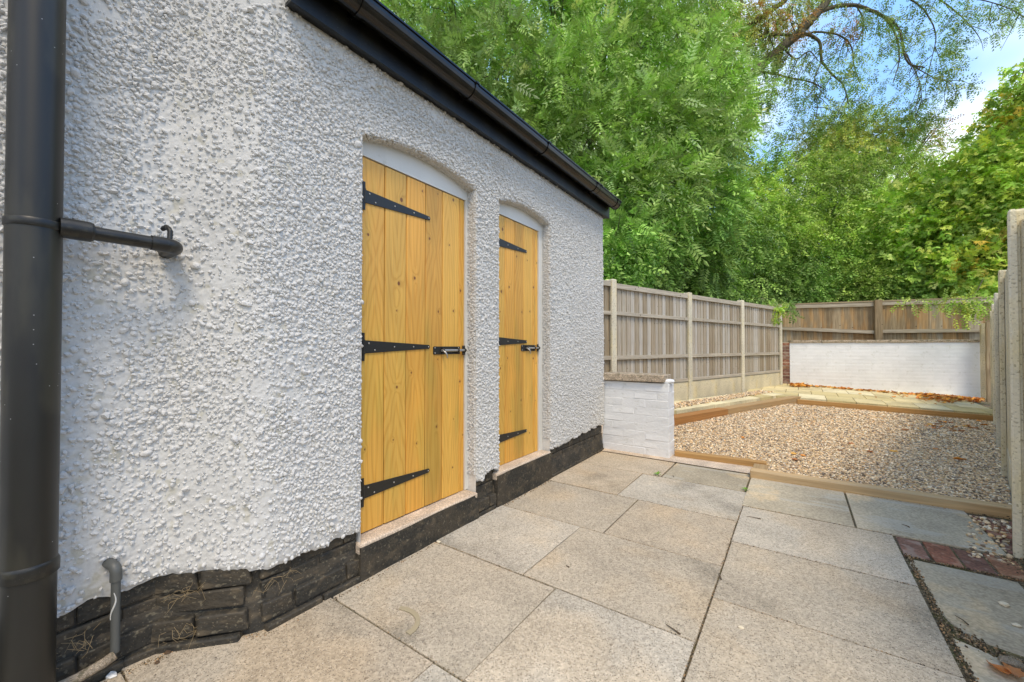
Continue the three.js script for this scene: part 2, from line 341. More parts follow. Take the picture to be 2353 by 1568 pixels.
{
  const S = () => pick(M.slab);
  // left block, rows from the camera outwards; x runs from the wall to the long joint
  const J = -0.302, rowsL = [[0.9, 0.26, [-1.62, -1.0, -0.4]], [0.26, -0.36, [-1.8, -0.87, J]], [-0.36, -0.97, [-1.83, -1.0, J]], [-0.97, -1.568, [-1.62, -0.87, J]], [-1.568, -2.18, [-1.62, -1.043, J]], [-2.18, -2.795, [-1.62, -0.905, J]], [-2.795, -3.385, [-1.62, -1.056, J]]];
  for (const [z0, z1, xs] of rowsL) for (let i = 0; i < xs.length - 1; i++) addSlab(xs[i], xs[i + 1], z0, z1, S());
  addSlab(-1.65, -0.91, -3.385, -4.0, M.slab[2]);
  addSlab(-0.905, -0.318, -3.385, -4.05, M.grey[1]);
  const R = 0.43;
  for (const [z0, z1] of [[0.6, -0.05], [-0.05, -0.66], [-0.66, -1.275], [-1.275, -1.888], [-1.888, -2.49]]) addSlab(J, R, z0, z1, S());
  addSlab(J, R, -2.49, -3.085, M.slab[0]);
  addSlab(-0.313, 0.27, -3.09, -3.83, M.grey[0]);
  part('slab', boxUV(slabGeo([[0.276, -3.092], [0.860, -3.113], [0.864, -3.83], [0.276, -3.83]], -0.05, 0.001, 0.004), 2.2, 1.7), M.grey[2], patio);
  // brick pavers across the end of the slabs
  const bz0 = -2.83, bz1 = -3.078;
  const bx = [0.43, 0.536, 0.648, 0.757, 0.872];
  for (let i = 0; i < 4; i++) { const g = slabGeo([[bx[i] + 0.006, bz0], [bx[i + 1] - 0.004, bz0 - 0.004], [bx[i + 1] - 0.002, bz1], [bx[i] + 0.008, bz1 - 0.004]], -0.06, rr(-0.006, 0.003), 0.006); part('paving_brick', boxUV(jitter(g, 0.004, i), rr(0, 2), rr(0, 2)), M.brick[[4, 0, 5, 6][i]], patio); }
  // bricks along the slanted end of the grey slab
  const sb = [[0.89, -3.47, 0], [0.89, -3.59, 2], [0.89, -3.35, 3], [0.89, -3.71, 1], [0.89, -3.23, 4]];
  sb.forEach(([x, z, m], i) => { const g = slabGeo([[x - 0.012, z + 0.052], [x + 0.20, z + 0.056], [x + 0.20, z - 0.05], [x - 0.014, z - 0.054]], -0.06, rr(-0.008, -0.002), 0.006); part('paving_brick', boxUV(jitter(g, 0.004, 20 + i), rr(0, 2), rr(0, 2)), M.brick[m], patio); });
  // broken concrete beside the slabs
  const g1 = slabGeo([[0.452, -2.80], [0.80, -2.80], [0.80, -2.45], [0.72, -2.14], [0.60, -2.155], [0.50, -2.175], [0.466, -2.27], [0.455, -2.36], [0.462, -2.44], [0.452, -2.62], [0.436, -2.72]], -0.06, -0.003, 0.006);
  part('concrete_patch', boxUV(g1, 0.2, 0.3), M.grey[1], patio);
  const g2 = slabGeo([[0.45, -2.135], [0.49, -2.12], [0.60, -2.06], [0.62, -1.7], [0.60, -1.35], [0.45, -1.35], [0.452, -1.9]], -0.06, -0.004, 0.006);
  part('concrete_patch', boxUV(g2, 1.2, 0.9), M.grey[2], patio);
}
// gravel bed: earth under a layer of small stones
const GX = [], fenceLine = z => 0.89 + (-z - 3.17) * 0.2513;
const leftEdge = z => -0.088 + (z + 9.02) * -0.372;      // inner face of the left sleeper
{
  const g = new THREE.PlaneGeometry(1, 1, 24, 24), p = g.attributes.position;
  for (let i = 0; i < p.count; i++) {
    const a = p.getX(i) + 0.5, b = p.getY(i) + 0.5, z = lerp(-3.86, -9.4, b), x = lerp(Math.min(-0.9, leftEdge(z) - 0.4) - 0.5, fenceLine(z) + 0.1, a);
    p.setXYZ(i, x, gravelH(x, z) - 0.022, z);
  }
  g.computeVertexNormals();
  const o = sh(new THREE.Mesh(boxUV(g), M.sand)); o.material.side = THREE.DoubleSide; structure('gravel_base', o);
}
function stoneGeo(s) {
  const g = new THREE.IcosahedronGeometry(1, 0), p = g.attributes.position;
  for (let i = 0; i < p.count; i++) { const x = p.getX(i), y = p.getY(i), z = p.getZ(i), k = 0.82 + 0.36 * hash(Math.round(x * 50), Math.round(y * 50) + Math.round(z * 50) * 7, s); p.setXYZ(i, x * k, y * k * 0.62, z * k * 0.85); }
  g.computeVertexNormals(); return g;
}
const stoneMat = new THREE.MeshStandardMaterial({ color: 0xffffff, roughness: 0.8 });
const stoneCols = [[228, 201, 161], [208, 181, 140], [237, 214, 177], [193, 162, 123], [173, 152, 126], [217, 187, 138], [145, 125, 101], [230, 204, 165], [241, 229, 201], [118, 104, 87], [209, 167, 115], [182, 167, 147]];
const boundsNear = x => x < -0.3 ? -4.12 : -3.88;
function scatterStones(name, spots, label, category) {
  const geos = [stoneGeo(1), stoneGeo(2), stoneGeo(3)], grp = new THREE.Group(); grp.name = name; grp.userData.kind = 'stuff'; if (label) { grp.userData.label = label; grp.userData.category = category; }
  scene.add(grp);
  const mtx = new THREE.Matrix4(), q = new THREE.Quaternion(), e = new THREE.Euler(), c = new THREE.Color();
  geos.forEach((g, gi) => {
    const L = spots.filter((_, i) => i % 3 === gi), im = new THREE.InstancedMesh(g, stoneMat, L.length); im.name = 'stones'; im.userData.kind = 'stuff'; sh(im);
    L.forEach(([x, y, z, s], i) => {
      e.set(rr(-0.5, 0.5), rr(0, 6.28), rr(-0.5, 0.5)); q.setFromEuler(e);
      mtx.compose(V3(x, y, z), q, V3(s * rr(0.8, 1.25), s * rr(0.8, 1.15), s)); im.setMatrixAt(i, mtx);
      const k = pick(stoneCols), b = rr(0.85, 1.12); c.setRGB(k[0] / 255 * b, k[1] / 255 * b, k[2] / 255 * b, THREE.SRGBColorSpace); im.setColorAt(i, c);
    });
    grp.add(im);
  });
  return grp;
}
{
  const spots = []; const zEnd = x => -8.52 - (x + 0.07) * 0.23;
  for (let z = -3.86; z > -9.3; z -= lerp(0.0118, 0.0185, sstep(4, 8, -z))) {
    const st = lerp(0.0118, 0.0185, sstep(4, 8, -z)), xl = z > -4.2 ? -0.98 : Math.max(leftEdge(z), -2.6) + 0.01;
    for (let x = Math.max(xl, -1.6); x < fenceLine(z) + 0.02; x += st) {
      const X = x + rr(-0.5, 0.5) * st, Z = z + rr(-0.008, 0.008);
      if (Z > boundsNear(X) || Z < zEnd(X)) continue;
      if (X < -0.96 && Z > -4.17) continue;
      const s = lerp(0.0088, 0.0122, sstep(4, 8, -z)) * rr(0.7, 1.4);
      spots.push([X, gravelH(X, Z) + rr(-0.006, 0.004) + 0.006 * (vnoise(X * 3 + 40, Z * 3 + 40, 999, 999, 4) - 0.5), Z, s]);
    }
  }
  // narrow strip of stones along the foot of the left fence
  for (let k = 0; k < 2600; k++) { const t = rnd(), a = V3(-1.85, 0, -5.6), b = V3(-0.62, 0, -9.3), x = lerp(a.x, b.x, t) + rr(0.02, 0.24), z = lerp(a.z, b.z, t) + rr(-0.04, 0.04); spots.push([x, terraceH(x, z) + rr(0.004, 0.016), z, 0.014 * rr(0.7, 1.3)]); }
  // stray stones in the corner by the right fence
  for (let k = 0; k < 260; k++) { const z = rr(-3.72, -3.0), x = fenceLine(z) - rr(0.0, 0.16); spots.push([x, rr(-0.012, 0.006), z, 0.011 * rr(0.6, 1.4)]); }
  scatterStones('gravel', spots, 'beige and brown rounded pea shingle filling the bed inside the timber edging', 'gravel');
}
// yellow paving: a path along the left fence and a terrace before the white wall
const terrace = structure('terrace');
function tiltSlab(pts, m) {
  const g = slabGeo(pts, -0.05, rr(-0.001, 0.001), 0.003), p = g.attributes.position;
  for (let i = 0; i < p.count; i++) p.setY(i, p.getY(i) + terraceH(p.getX(i), p.getZ(i)));
  g.computeVertexNormals(); part('slab', boxUV(g, rr(0, 4), rr(0, 4)), m, terrace);
}
{
  const gp = 0.004, Y = () => pick(M.yellow);
  // terrace rows run along x and lean slightly with the back wall
  const lean = 0.21, zb = (x, r) => -11.35 - (x + 0.14) * lean + r * 0.62;
  for (let r = 0; r < 4; r++) {
    const z0 = x => zb(x, r + 1), z1 = x => zb(x, r), off = r % 2 ? 0.2 : 0;
    for (let x = -1.0 + off; x < 2.7; x += 0.405) {
      const xe = Math.min(x + 0.405, 2.62);
      if (xe - x < 0.08) continue;
      tiltSlab([[x + gp, z0(x) - gp], [xe - gp, z0(xe) - gp], [xe - gp, z1(xe) + gp], [x + gp, z1(x) + gp]], Y());
    }
  }
  // path, one slab wide, beside the left fence
  const d = V3(0.372, 0, -1).normalize(), n = V3(d.z, 0, -d.x).multiplyScalar(-1);
  for (let k = 0; k < 9; k++) {
    const o = V3(leftEdge(-5.0), 0, -5.0).addScaledVector(d, k * 0.49).addScaledVector(n, -0.155), w = 0.46;
    const c = (a, b) => { const q = o.clone().addScaledVector(d, a).addScaledVector(n, -b); return [q.x, q.z]; };
    tiltSlab([c(gp, gp), c(0.49 - gp, gp), c(0.49 - gp, w), c(gp, w)].reverse(), Y());
  }
  // earth bed below
  const g = new THREE.PlaneGeometry(9, 9, 8, 8); g.rotateX(-Math.PI / 2); g.translate(0.5, 0, -9.6); const p = g.attributes.position;
  for (let i = 0; i < p.count; i++) p.setY(i, terraceH(p.getX(i), p.getZ(i)) - 0.1);
  g.computeVertexNormals(); structure('terrace_bed', sh(new THREE.Mesh(boxUV(g), M.soil)));
}
// ---- timber edging
function timber(a, b, w, h, m, label, lift = 0) { // a, b: points on the top inner edge line; w outward to the left of a->b
  const L = a.distanceTo(b), g = boxUV(rbox(Math.abs(w), h, L, 0.006)), P = g.attributes.position, N = g.attributes.normal, U = g.attributes.uv, ou = rr(0, 2), ov = rr(0, 2);
  for (let i = 0; i < P.count; i++) U.setXY(i, (Math.abs(N.getY(i)) > 0.5 ? P.getX(i) : P.getY(i)) + ou, P.getZ(i) + ov);   // grain along the board
  const o = single('edging_timber', g, m, label, 'timber', 'timber edging round the gravel');
  const mid = a.clone().add(b).multiplyScalar(0.5), dir = b.clone().sub(a).normalize(), left = V3(dir.z, 0, -dir.x).normalize();
  o.position.copy(mid).addScaledVector(left, w / 2); o.position.y += -h / 2 + lift;
  o.lookAt(o.position.clone().add(dir)); return o;
}
timber(V3(-0.222, 0.056, -4.10), V3(-0.965, 0.056, -4.062), -0.075, 0.13, M.timber[1], 'short brown timber edging board between white pier and the step in the edging');
timber(V3(1.10, 0.058, -3.80), V3(-0.318, 0.058, -3.772), -0.10, 0.13, M.timber[0], 'long pale timber edging board between grey slabs and gravel');
timber(V3(-0.312, 0.050, -4.06), V3(-0.312, 0.050, -3.885), 0.10, 0.10, M.timber[3], 'small offcut of timber joining the two stepped edging boards');
{
  const P = z => V3(leftEdge(z), terraceH(leftEdge(z), z) + 0.004, z);
  timber(P(-6.65), P(-4.5), 0.155, 0.12, M.timber[2], 'orange brown sleeper edging the yellow path close to the white pier');
  timber(P(-9.02), P(-6.655), 0.155, 0.12, M.timber[3], 'grey weathered sleeper edging the yellow path towards the white wall');
  const q = x => { const z = -8.60 - (x + 0.07) * 0.23; return V3(x, terraceH(x, z) + 0.004, z); };
  timber(q(2.42), q(-0.02), 0.06, 0.12, M.timber[1], 'dark brown timber board retaining the terrace at the far edge of gravel');
}

// ================================================================ OUTHOUSE
const WALLX = -1.63, DOORX = -1.70;
const outhouse = thing('outhouse', 'white roughcast outhouse with two stained pine doors and black gutter', 'outhouse');
// plan of the wall face: splayed step back to the left
function wallX(z) {
  const t = (-0.475 - z) / 0.22, w = 0.10;
  const sp = x => w * Math.log(1 + Math.exp(x / w));
  return -1.835 + 0.205 * clamp(sp(t) - sp(t - 1), 0, 1);
}
const openings = [
  { z0: -1.122, z1: -1.930, spring: 2.030, rise: 0.060, sill: 0.158 },
  { z0: -2.165, z1: -2.848, spring: 2.042, rise: 0.046, sill: 0.218 },
];
const archTop = (o, z) => { const c = (o.z0 + o.z1) / 2, h = (o.z0 - o.z1) / 2, q = (z - c) / h; return o.spring + o.rise * (1 - q * q); };
function bottomY(z) {
  let y = z > -2.0 ? lerp(0.243, 0.213, sstep(-0.45, -0.85, z)) : z > -2.5 ? 0.243 : lerp(0.226, 0.262, sstep(-2.85, -3.9, z));
  return y + (vnoise(z * 14 + 90, 3, 999, 99, 5) - 0.5) * 0.026 + (vnoise(z * 55 + 300, 7, 999, 99, 6) - 0.5) * 0.012;
}
const swell = (p, y) => (fbm(p * 0.1 + 0.1, y * 0.1 + 0.7, 40, 40, 3, 8) - 0.5) * 0.008 + (fbm(p * 0.1, y * 0.1, 5, 5, 3, 81) - 0.5) * 0.03;
function pebbles(p, y) {
  const dens = fbm(p * 0.07 + 0.2, y * 0.07 + 0.4, 18, 18, 4, 301);
  let h = 0;
  for (const [c, s, pr, r0, r1, h0, h1] of [[0.0185, 11, 0.8, 0.0060, 0.0118, 0.0035, 0.0082], [0.0115, 22, 0.68, 0.0032, 0.0066, 0.0022, 0.0056]]) {
    const X = p / c, Y = y / c, xi = Math.floor(X), yi = Math.floor(Y);
    for (let a = -1; a <= 1; a++) for (let b = -1; b <= 1; b++) {
      const i = xi + a, j = yi + b;
      if (hash(i, j, s) > pr * sstep(0.30, 0.52, dens)) continue;
      const dx = (X - i - hash(i, j, s + 1)) * c, dy = (Y - j - hash(i, j, s + 2)) * c, r = lerp(r0, r1, hash(i, j, s + 3)), d = (dx * dx + dy * dy) / (r * r);
      if (d < 1) { const t = 1 - d; h = Math.max(h, lerp(h0, h1, hash(i, j, s + 4)) * Math.min(1, t * 1.5)); }
    }
  }
  return h * 0.5 + swell(p, y);
}
const edgeFade = (z, y) => { let k = 1; for (const o of openings) { const dz = Math.max(z - o.z0, o.z1 - z, 0), dy = Math.max(y - archTop(o, clamp(z, o.z1, o.z0)), 0); k = Math.min(k, sstep(0, 0.05, Math.hypot(dz, dy))); } return k; };
const smoothPatch = (z, y) => { // trowelled areas: under the eaves and beside the small drain pipe
  let k = 0;
  k = Math.max(k, sstep(0.10, 0.02, 2.36 - y + 0.10 * (vnoise(z * 5 + 77, 1, 999, 9, 3))) * 0.8);
  k = Math.max(k, sstep(0.09, 0.04, Math.hypot((z + 0.30) * 1.0, (y - 0.29) * 0.8)));
  return k;
};
{
  const zs = [0.12];
  const stops = openings.flatMap(o => [o.z0, o.z1]).concat([-3.945]);
  while (zs[zs.length - 1] > -3.945) {
    const z = zs[zs.length - 1], st = z > -0.46 ? 0.007 : z > -0.72 ? 0.005 : 0.0075;
    let n = z - st; for (const q of stops) if (z > q + 1e-6 && n < q + st * 0.5) { n = q; break; }
    zs.push(n);
  }
  // columns of the face: below they end on the ragged render edge or on the arch of an opening
  const cols = [];
  for (const z of zs) {
    const o = openings.find(q => z <= q.z0 + 1e-6 && z >= q.z1 - 1e-6);
    if (!o) cols.push([z, bottomY(z), 0]);
    else if (Math.abs(z - o.z0) < 1e-6) cols.push([z, bottomY(z), 0], [z, archTop(o, z), 1]);
    else if (Math.abs(z - o.z1) < 1e-6) cols.push([z, archTop(o, z), 1], [z, bottomY(z), 0]);
    else cols.push([z, archTop(o, z), 1]);
  }
  const NZ = zs.length, NC = cols.length, NY = 306, px = new Float32Array(NC * NY * 3), uv = new Float32Array(NC * NY * 2);
  let arc = 0;
  for (let i = 0; i < NC; i++) {
    const [z, yb, inO] = cols[i], x = wallX(z), dx = (wallX(z - 0.004) - wallX(z + 0.004)) / 0.008;  // dx per -z
    if (i) arc += Math.hypot(z - cols[i - 1][0], x - wallX(cols[i - 1][0]));
    const nl = Math.hypot(1, dx), nx = 1 / nl, nz = dx / nl;                            // outward normal of the plan curve
    for (let j = 0; j < NY; j++) {
      const k = i * NY + j, y = lerp(yb, 2.50, j / (NY - 1)), re = inO ? 1 : sstep(0.0, 0.02, y - yb);
      let h = pebbles(arc, y) * (1 - 0.85 * smoothPatch(z, y)) * edgeFade(z, y);
      h = h * lerp(0.6, 1, re) - (1 - re) * 0.004;
      px[k * 3] = x + nx * h; px[k * 3 + 1] = y; px[k * 3 + 2] = z + nz * h; uv[k * 2] = arc; uv[k * 2 + 1] = y;
    }
  }
  const idx = [];
  for (let i = 0; i < NC - 1; i++) {
    if (cols[i][2] !== cols[i + 1][2]) continue;
    for (let j = 0; j < NY - 1; j++) { const a = i * NY + j, b = a + NY; idx.push(a, b, b + 1, a, b + 1, a + 1); }
  }
  const g = new THREE.BufferGeometry();
  g.setAttribute('position', new THREE.BufferAttribute(px, 3)); g.setAttribute('uv', new THREE.BufferAttribute(uv, 2)); g.setIndex(idx); g.computeVertexNormals();
  M.render.side = THREE.DoubleSide;
  part('roughcast_wall', g, M.render, outhouse);
  // the thrown pebbles: thousands of painted lumps stuck to the face
  const arcAt = z => { let a = 0; for (let q = 0.12; q > z; q -= 0.01) a += Math.hypot(0.01, wallX(q - 0.01) - wallX(q)); return a; }, arcTab = []; for (let q = 0; q <= 420; q++) arcTab.push(arcAt(0.12 - q * 0.01));
  const spots = [];
  for (const [c, seed, keep, r0, r1] of [[0.0142, 501, 0.88, 0.0042, 0.0086], [0.0098, 502, 0.60, 0.0026, 0.0050], [0.034, 503, 0.25, 0.0080, 0.0120]]) {
    for (let iz = 0; iz * c < 4.06; iz++) for (let iy = 0; iy * c < 2.3; iy++) {
      const z = 0.12 - (iz + hash(iz, iy, seed)) * c, y = 0.2 + (iy + hash(iz, iy, seed + 10)) * c;
      if (z < -3.942 || y > 2.47 || y < bottomY(z) + 0.004) continue;
      if (openings.some(o => z < o.z0 + 0.002 && z > o.z1 - 0.002 && y < archTop(o, z) + 0.003)) continue;
      const ai = (0.12 - z) / 0.01, a = lerp(arcTab[Math.floor(ai)], arcTab[Math.min(420, Math.floor(ai) + 1)], ai % 1);
      const d = fbm(a * 0.11 + 0.2, y * 0.11 + 0.4, 22, 22, 4, 301), fill = sstep(0.42, 0.60, d + 0.20 * sstep(0.55, 1.4, a) - 0.0);
      if (hash(iz, iy, seed + 20) > keep * lerp(0.42, 1, fill) * (1 - 0.9 * smoothPatch(z, y))) continue;
      const dx = (wallX(z - 0.004) - wallX(z + 0.004)) / 0.008, nl = Math.hypot(1, dx), r = lerp(r0, r1, hash(iz, iy, seed + 30));
      const h = swell(a, y) * edgeFade(z, y) + r * 0.42;
      spots.push([wallX(z) + h / nl, y, z + h * dx / nl, r, Math.atan2(dx, 1)]);
    }
  }
  for (const o of openings) {                          // and on the reveals
    for (let k = 0; k < 2600; k++) spots.push([WALLX - rr(0.004, 0.068), rr(o.sill + 0.1, o.spring), o.z1 + 0.001 + rr(0, 0.003), rr(0.003, 0.0065), 0]);
    for (let k = 0; k < 1500; k++) { const z = lerp(o.z0, o.z1, rnd()); spots.push([WALLX - rr(0.004, 0.066), archTop(o, z) - rr(0.0, 0.004), z, rr(0.003, 0.007), 0]); }
  }
  const lumpGeos = [1, 2, 3].map(k => { const q = jitter(new THREE.IcosahedronGeometry(1, k === 1 ? 1 : 0), 0.95, k * 13, 1.1); q.scale(1.0, 1, 1); return q; });
  lumpGeos.forEach((lg2, k) => {
    const Ls = spots.filter((_, i) => i % 3 === k), im = sh(new THREE.InstancedMesh(lg2, M.lump, Ls.length)); im.name = 'roughcast_pebbles'; im.userData.kind = 'stuff';
    const m4 = new THREE.Matrix4(), q4 = new THREE.Quaternion(), e4 = new THREE.Euler();
    Ls.forEach(([x, y, z, r, an], i) => { e4.set(rr(0, 6.28), -an, 0, 'YXZ'); q4.setFromEuler(e4); m4.compose(V3(x, y, z), q4, V3(r * rr(0.75, 1.2), r * rr(0.7, 1.35), r * rr(0.7, 1.35))); im.setMatrixAt(i, m4); });
    outhouse.add(im);
  });
  // the lip under the render, one piece between each pair of openings
  let lp = [], lu = [];
  const flush = () => {
    if (lp.length > 12) { const li = []; for (let k = 2; k < lp.length / 3; k += 2) li.push(k - 2, k - 1, k, k, k - 1, k + 1); const lg = new THREE.BufferGeometry(); lg.setAttribute('position', new THREE.Float32BufferAttribute(lp, 3)); lg.setAttribute('uv', new THREE.Float32BufferAttribute(lu, 2)); lg.setIndex(li); lg.computeVertexNormals(); part('render_lip', lg, M.render, outhouse); }
    lp = []; lu = [];
  };
  for (let i = 0; i < NZ; i++) {
    const z = zs[i]; if (openings.some(o => z < o.z0 + 0.002 && z > o.z1 - 0.002)) { flush(); continue; }
    const x = wallX(z), y = bottomY(z); lp.push(x - 0.004, y, z, x - 0.06, y + 0.012, z); lu.push(z, 0, z, 0.06);
  }
  flush();
}
// reveals of the two door openings
for (const o of openings) {
  const path = [];
  for (let y = o.sill - 0.02; y < o.spring; y += 0.007) path.push([o.z1, y, 0, 1]);
  const NA = 110; for (let i = 0; i <= NA; i++) { const z = lerp(o.z1, o.z0, i / NA); path.push([z, archTop(o, z), 1, 0]); }
  for (let y = o.spring; y > o.sill - 0.02; y -= 0.02) path.push([o.z0, y, 0, -1]);
  const D = 18, pos = [], uv = [], idx = []; let s = 0;
  path.forEach(([z, y, up, side], i) => {
    if (i) s += Math.hypot(z - path[i - 1][0], y - path[i - 1][1]);
    for (let d = 0; d <= D; d++) {
      const t = d / D, x = WALLX + 0.001 - t * 0.115;
      let h = (pebbles(s + 9.3, t * 0.115 + 7) * 0.7 + 0.003 * (vnoise(s * 30 + 60, t * 6, 999, 99, 2) - 0.5)) * sstep(0, 0.12, t);
      if (up) h += 0.006 * vnoise(s * 22 + 30, t * 3, 999, 99, 12) * sstep(0.2, 0.8, t);
      if (y < o.sill + 0.12) h *= 0.4;
      const yy = up ? y - h : y, zz = up ? z : z + side * h;
      pos.push(x, yy, zz); uv.push(s, t * 0.115);
    }
  });
  for (let i = 0; i < path.length - 1; i++) for (let d = 0; d < D; d++) { const a = i * (D + 1) + d, b = a + D + 1; idx.push(a, b, a + 1, a + 1, b, b + 1); }
  const g = new THREE.BufferGeometry(); g.setAttribute('position', new THREE.Float32BufferAttribute(pos, 3)); g.setAttribute('uv', new THREE.Float32BufferAttribute(uv, 2)); g.setIndex(idx); g.computeVertexNormals();
  part('door_reveal', g, M.render, outhouse);
}
// solid body behind the render, and the taller house part to the left
{
  const L = [];
  const seg = (z0, z1, y0, y1, x0 = -1.90, x1 = -1.672) => L.push(box(x1 - x0, y1 - y0, z0 - z1, (x0 + x1) / 2, (y0 + y1) / 2, (z0 + z1) / 2));
  seg(-0.76, -1.10, -0.1, 2.5); seg(-1.95, -2.145, -0.1, 2.5); seg(-2.87, -3.93, -0.1, 2.5); seg(-1.10, -1.95, 2.115, 2.5); seg(-2.145, -2.87, 2.115, 2.5);
  seg(-3.70, -3.93, -0.1, 2.5, -3.6, -1.902);
  seg(-1.10, -1.95, -0.1, 0.13); seg(-2.145, -2.87, -0.1, 0.19);
  part('body', boxUV(merge(L)), M.paint, outhouse);
  part('back_wall', boxUV(box(0.2, 3.4, 4.2, -3.7, 1.6, -1.85)), M.paint, outhouse);
  part('house_wall', boxUV(merge([box(1.9, 3.0, 2.2, -2.83, 1.35, 0.63), box(1.95, 2.6, 2.5, -2.805, 4.2, 0.45)])), M.paint, outhouse);
  const roof = new THREE.Shape([[-1.52, 2.50], [-3.9, 3.75], [-3.9, 3.83], [-1.52, 2.58]].map(p => new THREE.Vector2(...p)));
  const rg = new THREE.ExtrudeGeometry(roof, { depth: 3.3, bevelEnabled: false }); rg.translate(0, 0, -4.06);
  part('roof', boxUV(rg), M.roof, outhouse);
}
// plinth of black painted bricks
{
  const variants = []; for (let v = 0; v < 5; v++) variants.push(boxUV(jitter(new RoundedBoxGeometry(0.09, 0.069, 0.218, 4, 0.008), 0.009, v * 7, 22), v * 0.37, v * 0.21));
  const half = boxUV(jitter(new RoundedBoxGeometry(0.09, 0.069, 0.108, 4, 0.008), 0.009, 70, 22), 0.1, 0.2);
  const plinth = sub('plinth', outhouse);
  const lay = (za, zb, c, out, y0) => {
    const off = c % 2 ? 0.11 : 0; let z = za + off;
    while (z > zb + 0.03) {
      const top = Math.min(z, za), bot = Math.max(z - 0.224, zb), len = top - bot;
      if (len > 0.05) {
        const zc = (top + bot) / 2, ang = Math.atan2(wallX(zc - 0.02) - wallX(zc + 0.02), 0.04);
        const o = part('brick', len < 0.15 ? half : pick(variants), M.black, plinth);
        o.position.set(wallX(zc) - 0.06 + out * Math.cos(ang) + rr(-0.003, 0.003), y0, zc + out * Math.sin(ang)); o.rotation.y = -ang + rr(-0.01, 0.01);
        o.scale.z = len / (len < 0.15 ? 0.115 : 0.224) / Math.max(0.72, Math.cos(ang));
      }
      z -= 0.224;
    }
  };
  for (let c = 0; c < 4; c++) {
    const y0 = -0.012 + c * 0.075, out = c === 0 ? 0.042 : c === 1 ? 0.030 : 0.004;
    lay(0.30, -0.47, c, out + 0.0, y0); lay(-0.47, -0.71, c, out, y0); lay(-0.71, -1.112, c, out, y0);
    lay(-1.935, -2.118, c, c < 2 ? 0.036 : 0.004, y0); lay(-2.853, -3.93, c, c === 0 ? 0.03 : 0.006, y0);
  }
  // mortar behind
  for (const [za, zb] of [[0.28, -1.10], [-1.94, -2.13], [-2.85, -3.92]]) {
    const n = Math.max(2, Math.round((za - zb) / 0.03)), pos = [], uv = [], ix = [];
    for (let i = 0; i <= n; i++) { const z = lerp(za, zb, i / n), x = wallX(z); [[-0.012, 0.010], [0.06, 0.006], [0.072, -0.002], [0.135, -0.008], [0.146, -0.021], [0.30, -0.021]].forEach(([y, o]) => { pos.push(x + o + (vnoise(z * 30 + 70, y * 40, 999, 999, 6) - 0.5) * 0.012, y, z); uv.push(z, y); }); }
    for (let i = 0; i < n; i++) for (let k = 0; k < 5; k++) { const a = i * 6 + k, b = a + 6; ix.push(a, b, a + 1, a + 1, b, b + 1); }
    const g = new THREE.BufferGeometry(); g.setAttribute('position', new THREE.Float32BufferAttribute(pos, 3)); g.setAttribute('uv', new THREE.Float32BufferAttribute(uv, 2)); g.setIndex(ix); g.computeVertexNormals(); part('mortar', g, M.black, plinth);
  }
  M.black.side = THREE.DoubleSide;
}
// concrete sills, fronts painted black
openings.forEach((o, i) => {
  const z0 = i ? -2.122 : -1.106, z1 = i ? -2.835 : -1.925, t = o.sill, s = sub('door_sill', outhouse);
  const top = jitter(new RoundedBoxGeometry(0.16, 0.05, z0 - z1, 4, 0.012), 0.006, i + 3, 14); top.translate(-1.687, t - 0.025, (z0 + z1) / 2);
  part('tread', boxUV(top, 0.3 * i, 0.2), M.sand, s);
  const fr = jitter(new THREE.BoxGeometry(0.1, t - 0.01 + 0.05, z0 - z1 + 0.002, 3, 4, 14), 0.008, i + 8, 9); fr.translate(-1.6545, (t - 0.012 - 0.05) / 2, (z0 + z1) / 2);
  part('painted_front', boxUV(fr, 0.5 * i, 0.4), M.black, s);
});
// ---- doors
function plankGeo(z0, z1, y0, y1, k, i) { // board with V edges, face at x = 0; its own strip of the pine texture
  const c = 0.0045, w = z0 - z1, sh2 = new THREE.Shape([[-0.022, -w / 2], [-0.022, w / 2], [-c, w / 2], [0, w / 2 - c], [0, -w / 2 + c], [-c, -w / 2]].map(p => new THREE.Vector2(p[0], p[1])));
  const g = new THREE.ExtrudeGeometry(sh2, { depth: y1 - y0, bevelEnabled: false }).toNonIndexed();
  const p = g.attributes.position, uv = new Float32Array(p.count * 2), st = (i + 0.5) / PINE, vo = (k * 0.71) % 2;
  for (let j = 0; j < p.count; j++) { const x = p.getX(j), a = p.getY(j), h = p.getZ(j); p.setXYZ(j, x, h, -a); uv[j * 2] = st + clamp(a / 0.142, -0.49, 0.49) / PINE * 0.97; uv[j * 2 + 1] = (h + vo); }
  g.setAttribute('uv', new THREE.BufferAttribute(uv, 2)); g.computeVertexNormals(); return g;
}
function strapGeo(len, h0, h1) { // tapered T-hinge strap, pointing to -z
  const s = new THREE.Shape(); s.moveTo(0, -h0 / 2); s.lineTo(len - h1 / 2, -h1 / 2); s.absarc(len - h1 / 2, 0, h1 / 2, -Math.PI / 2, Math.PI / 2, false); s.lineTo(0, h0 / 2); s.closePath();
  const g = new THREE.ExtrudeGeometry(s, { depth: 0.003, bevelEnabled: true, bevelSize: 0.0008, bevelThickness: 0.0008, bevelSegments: 1 }); g.rotateY(Math.PI / 2); return g;
}
function screw(z, y, r = 0.0042) { const g = new THREE.SphereGeometry(r, 8, 5, 0, 6.29, 0, 1.5); g.rotateZ(-Math.PI / 2); g.scale(0.6, 1, 1); g.translate(0.0048, y, z); return g; }
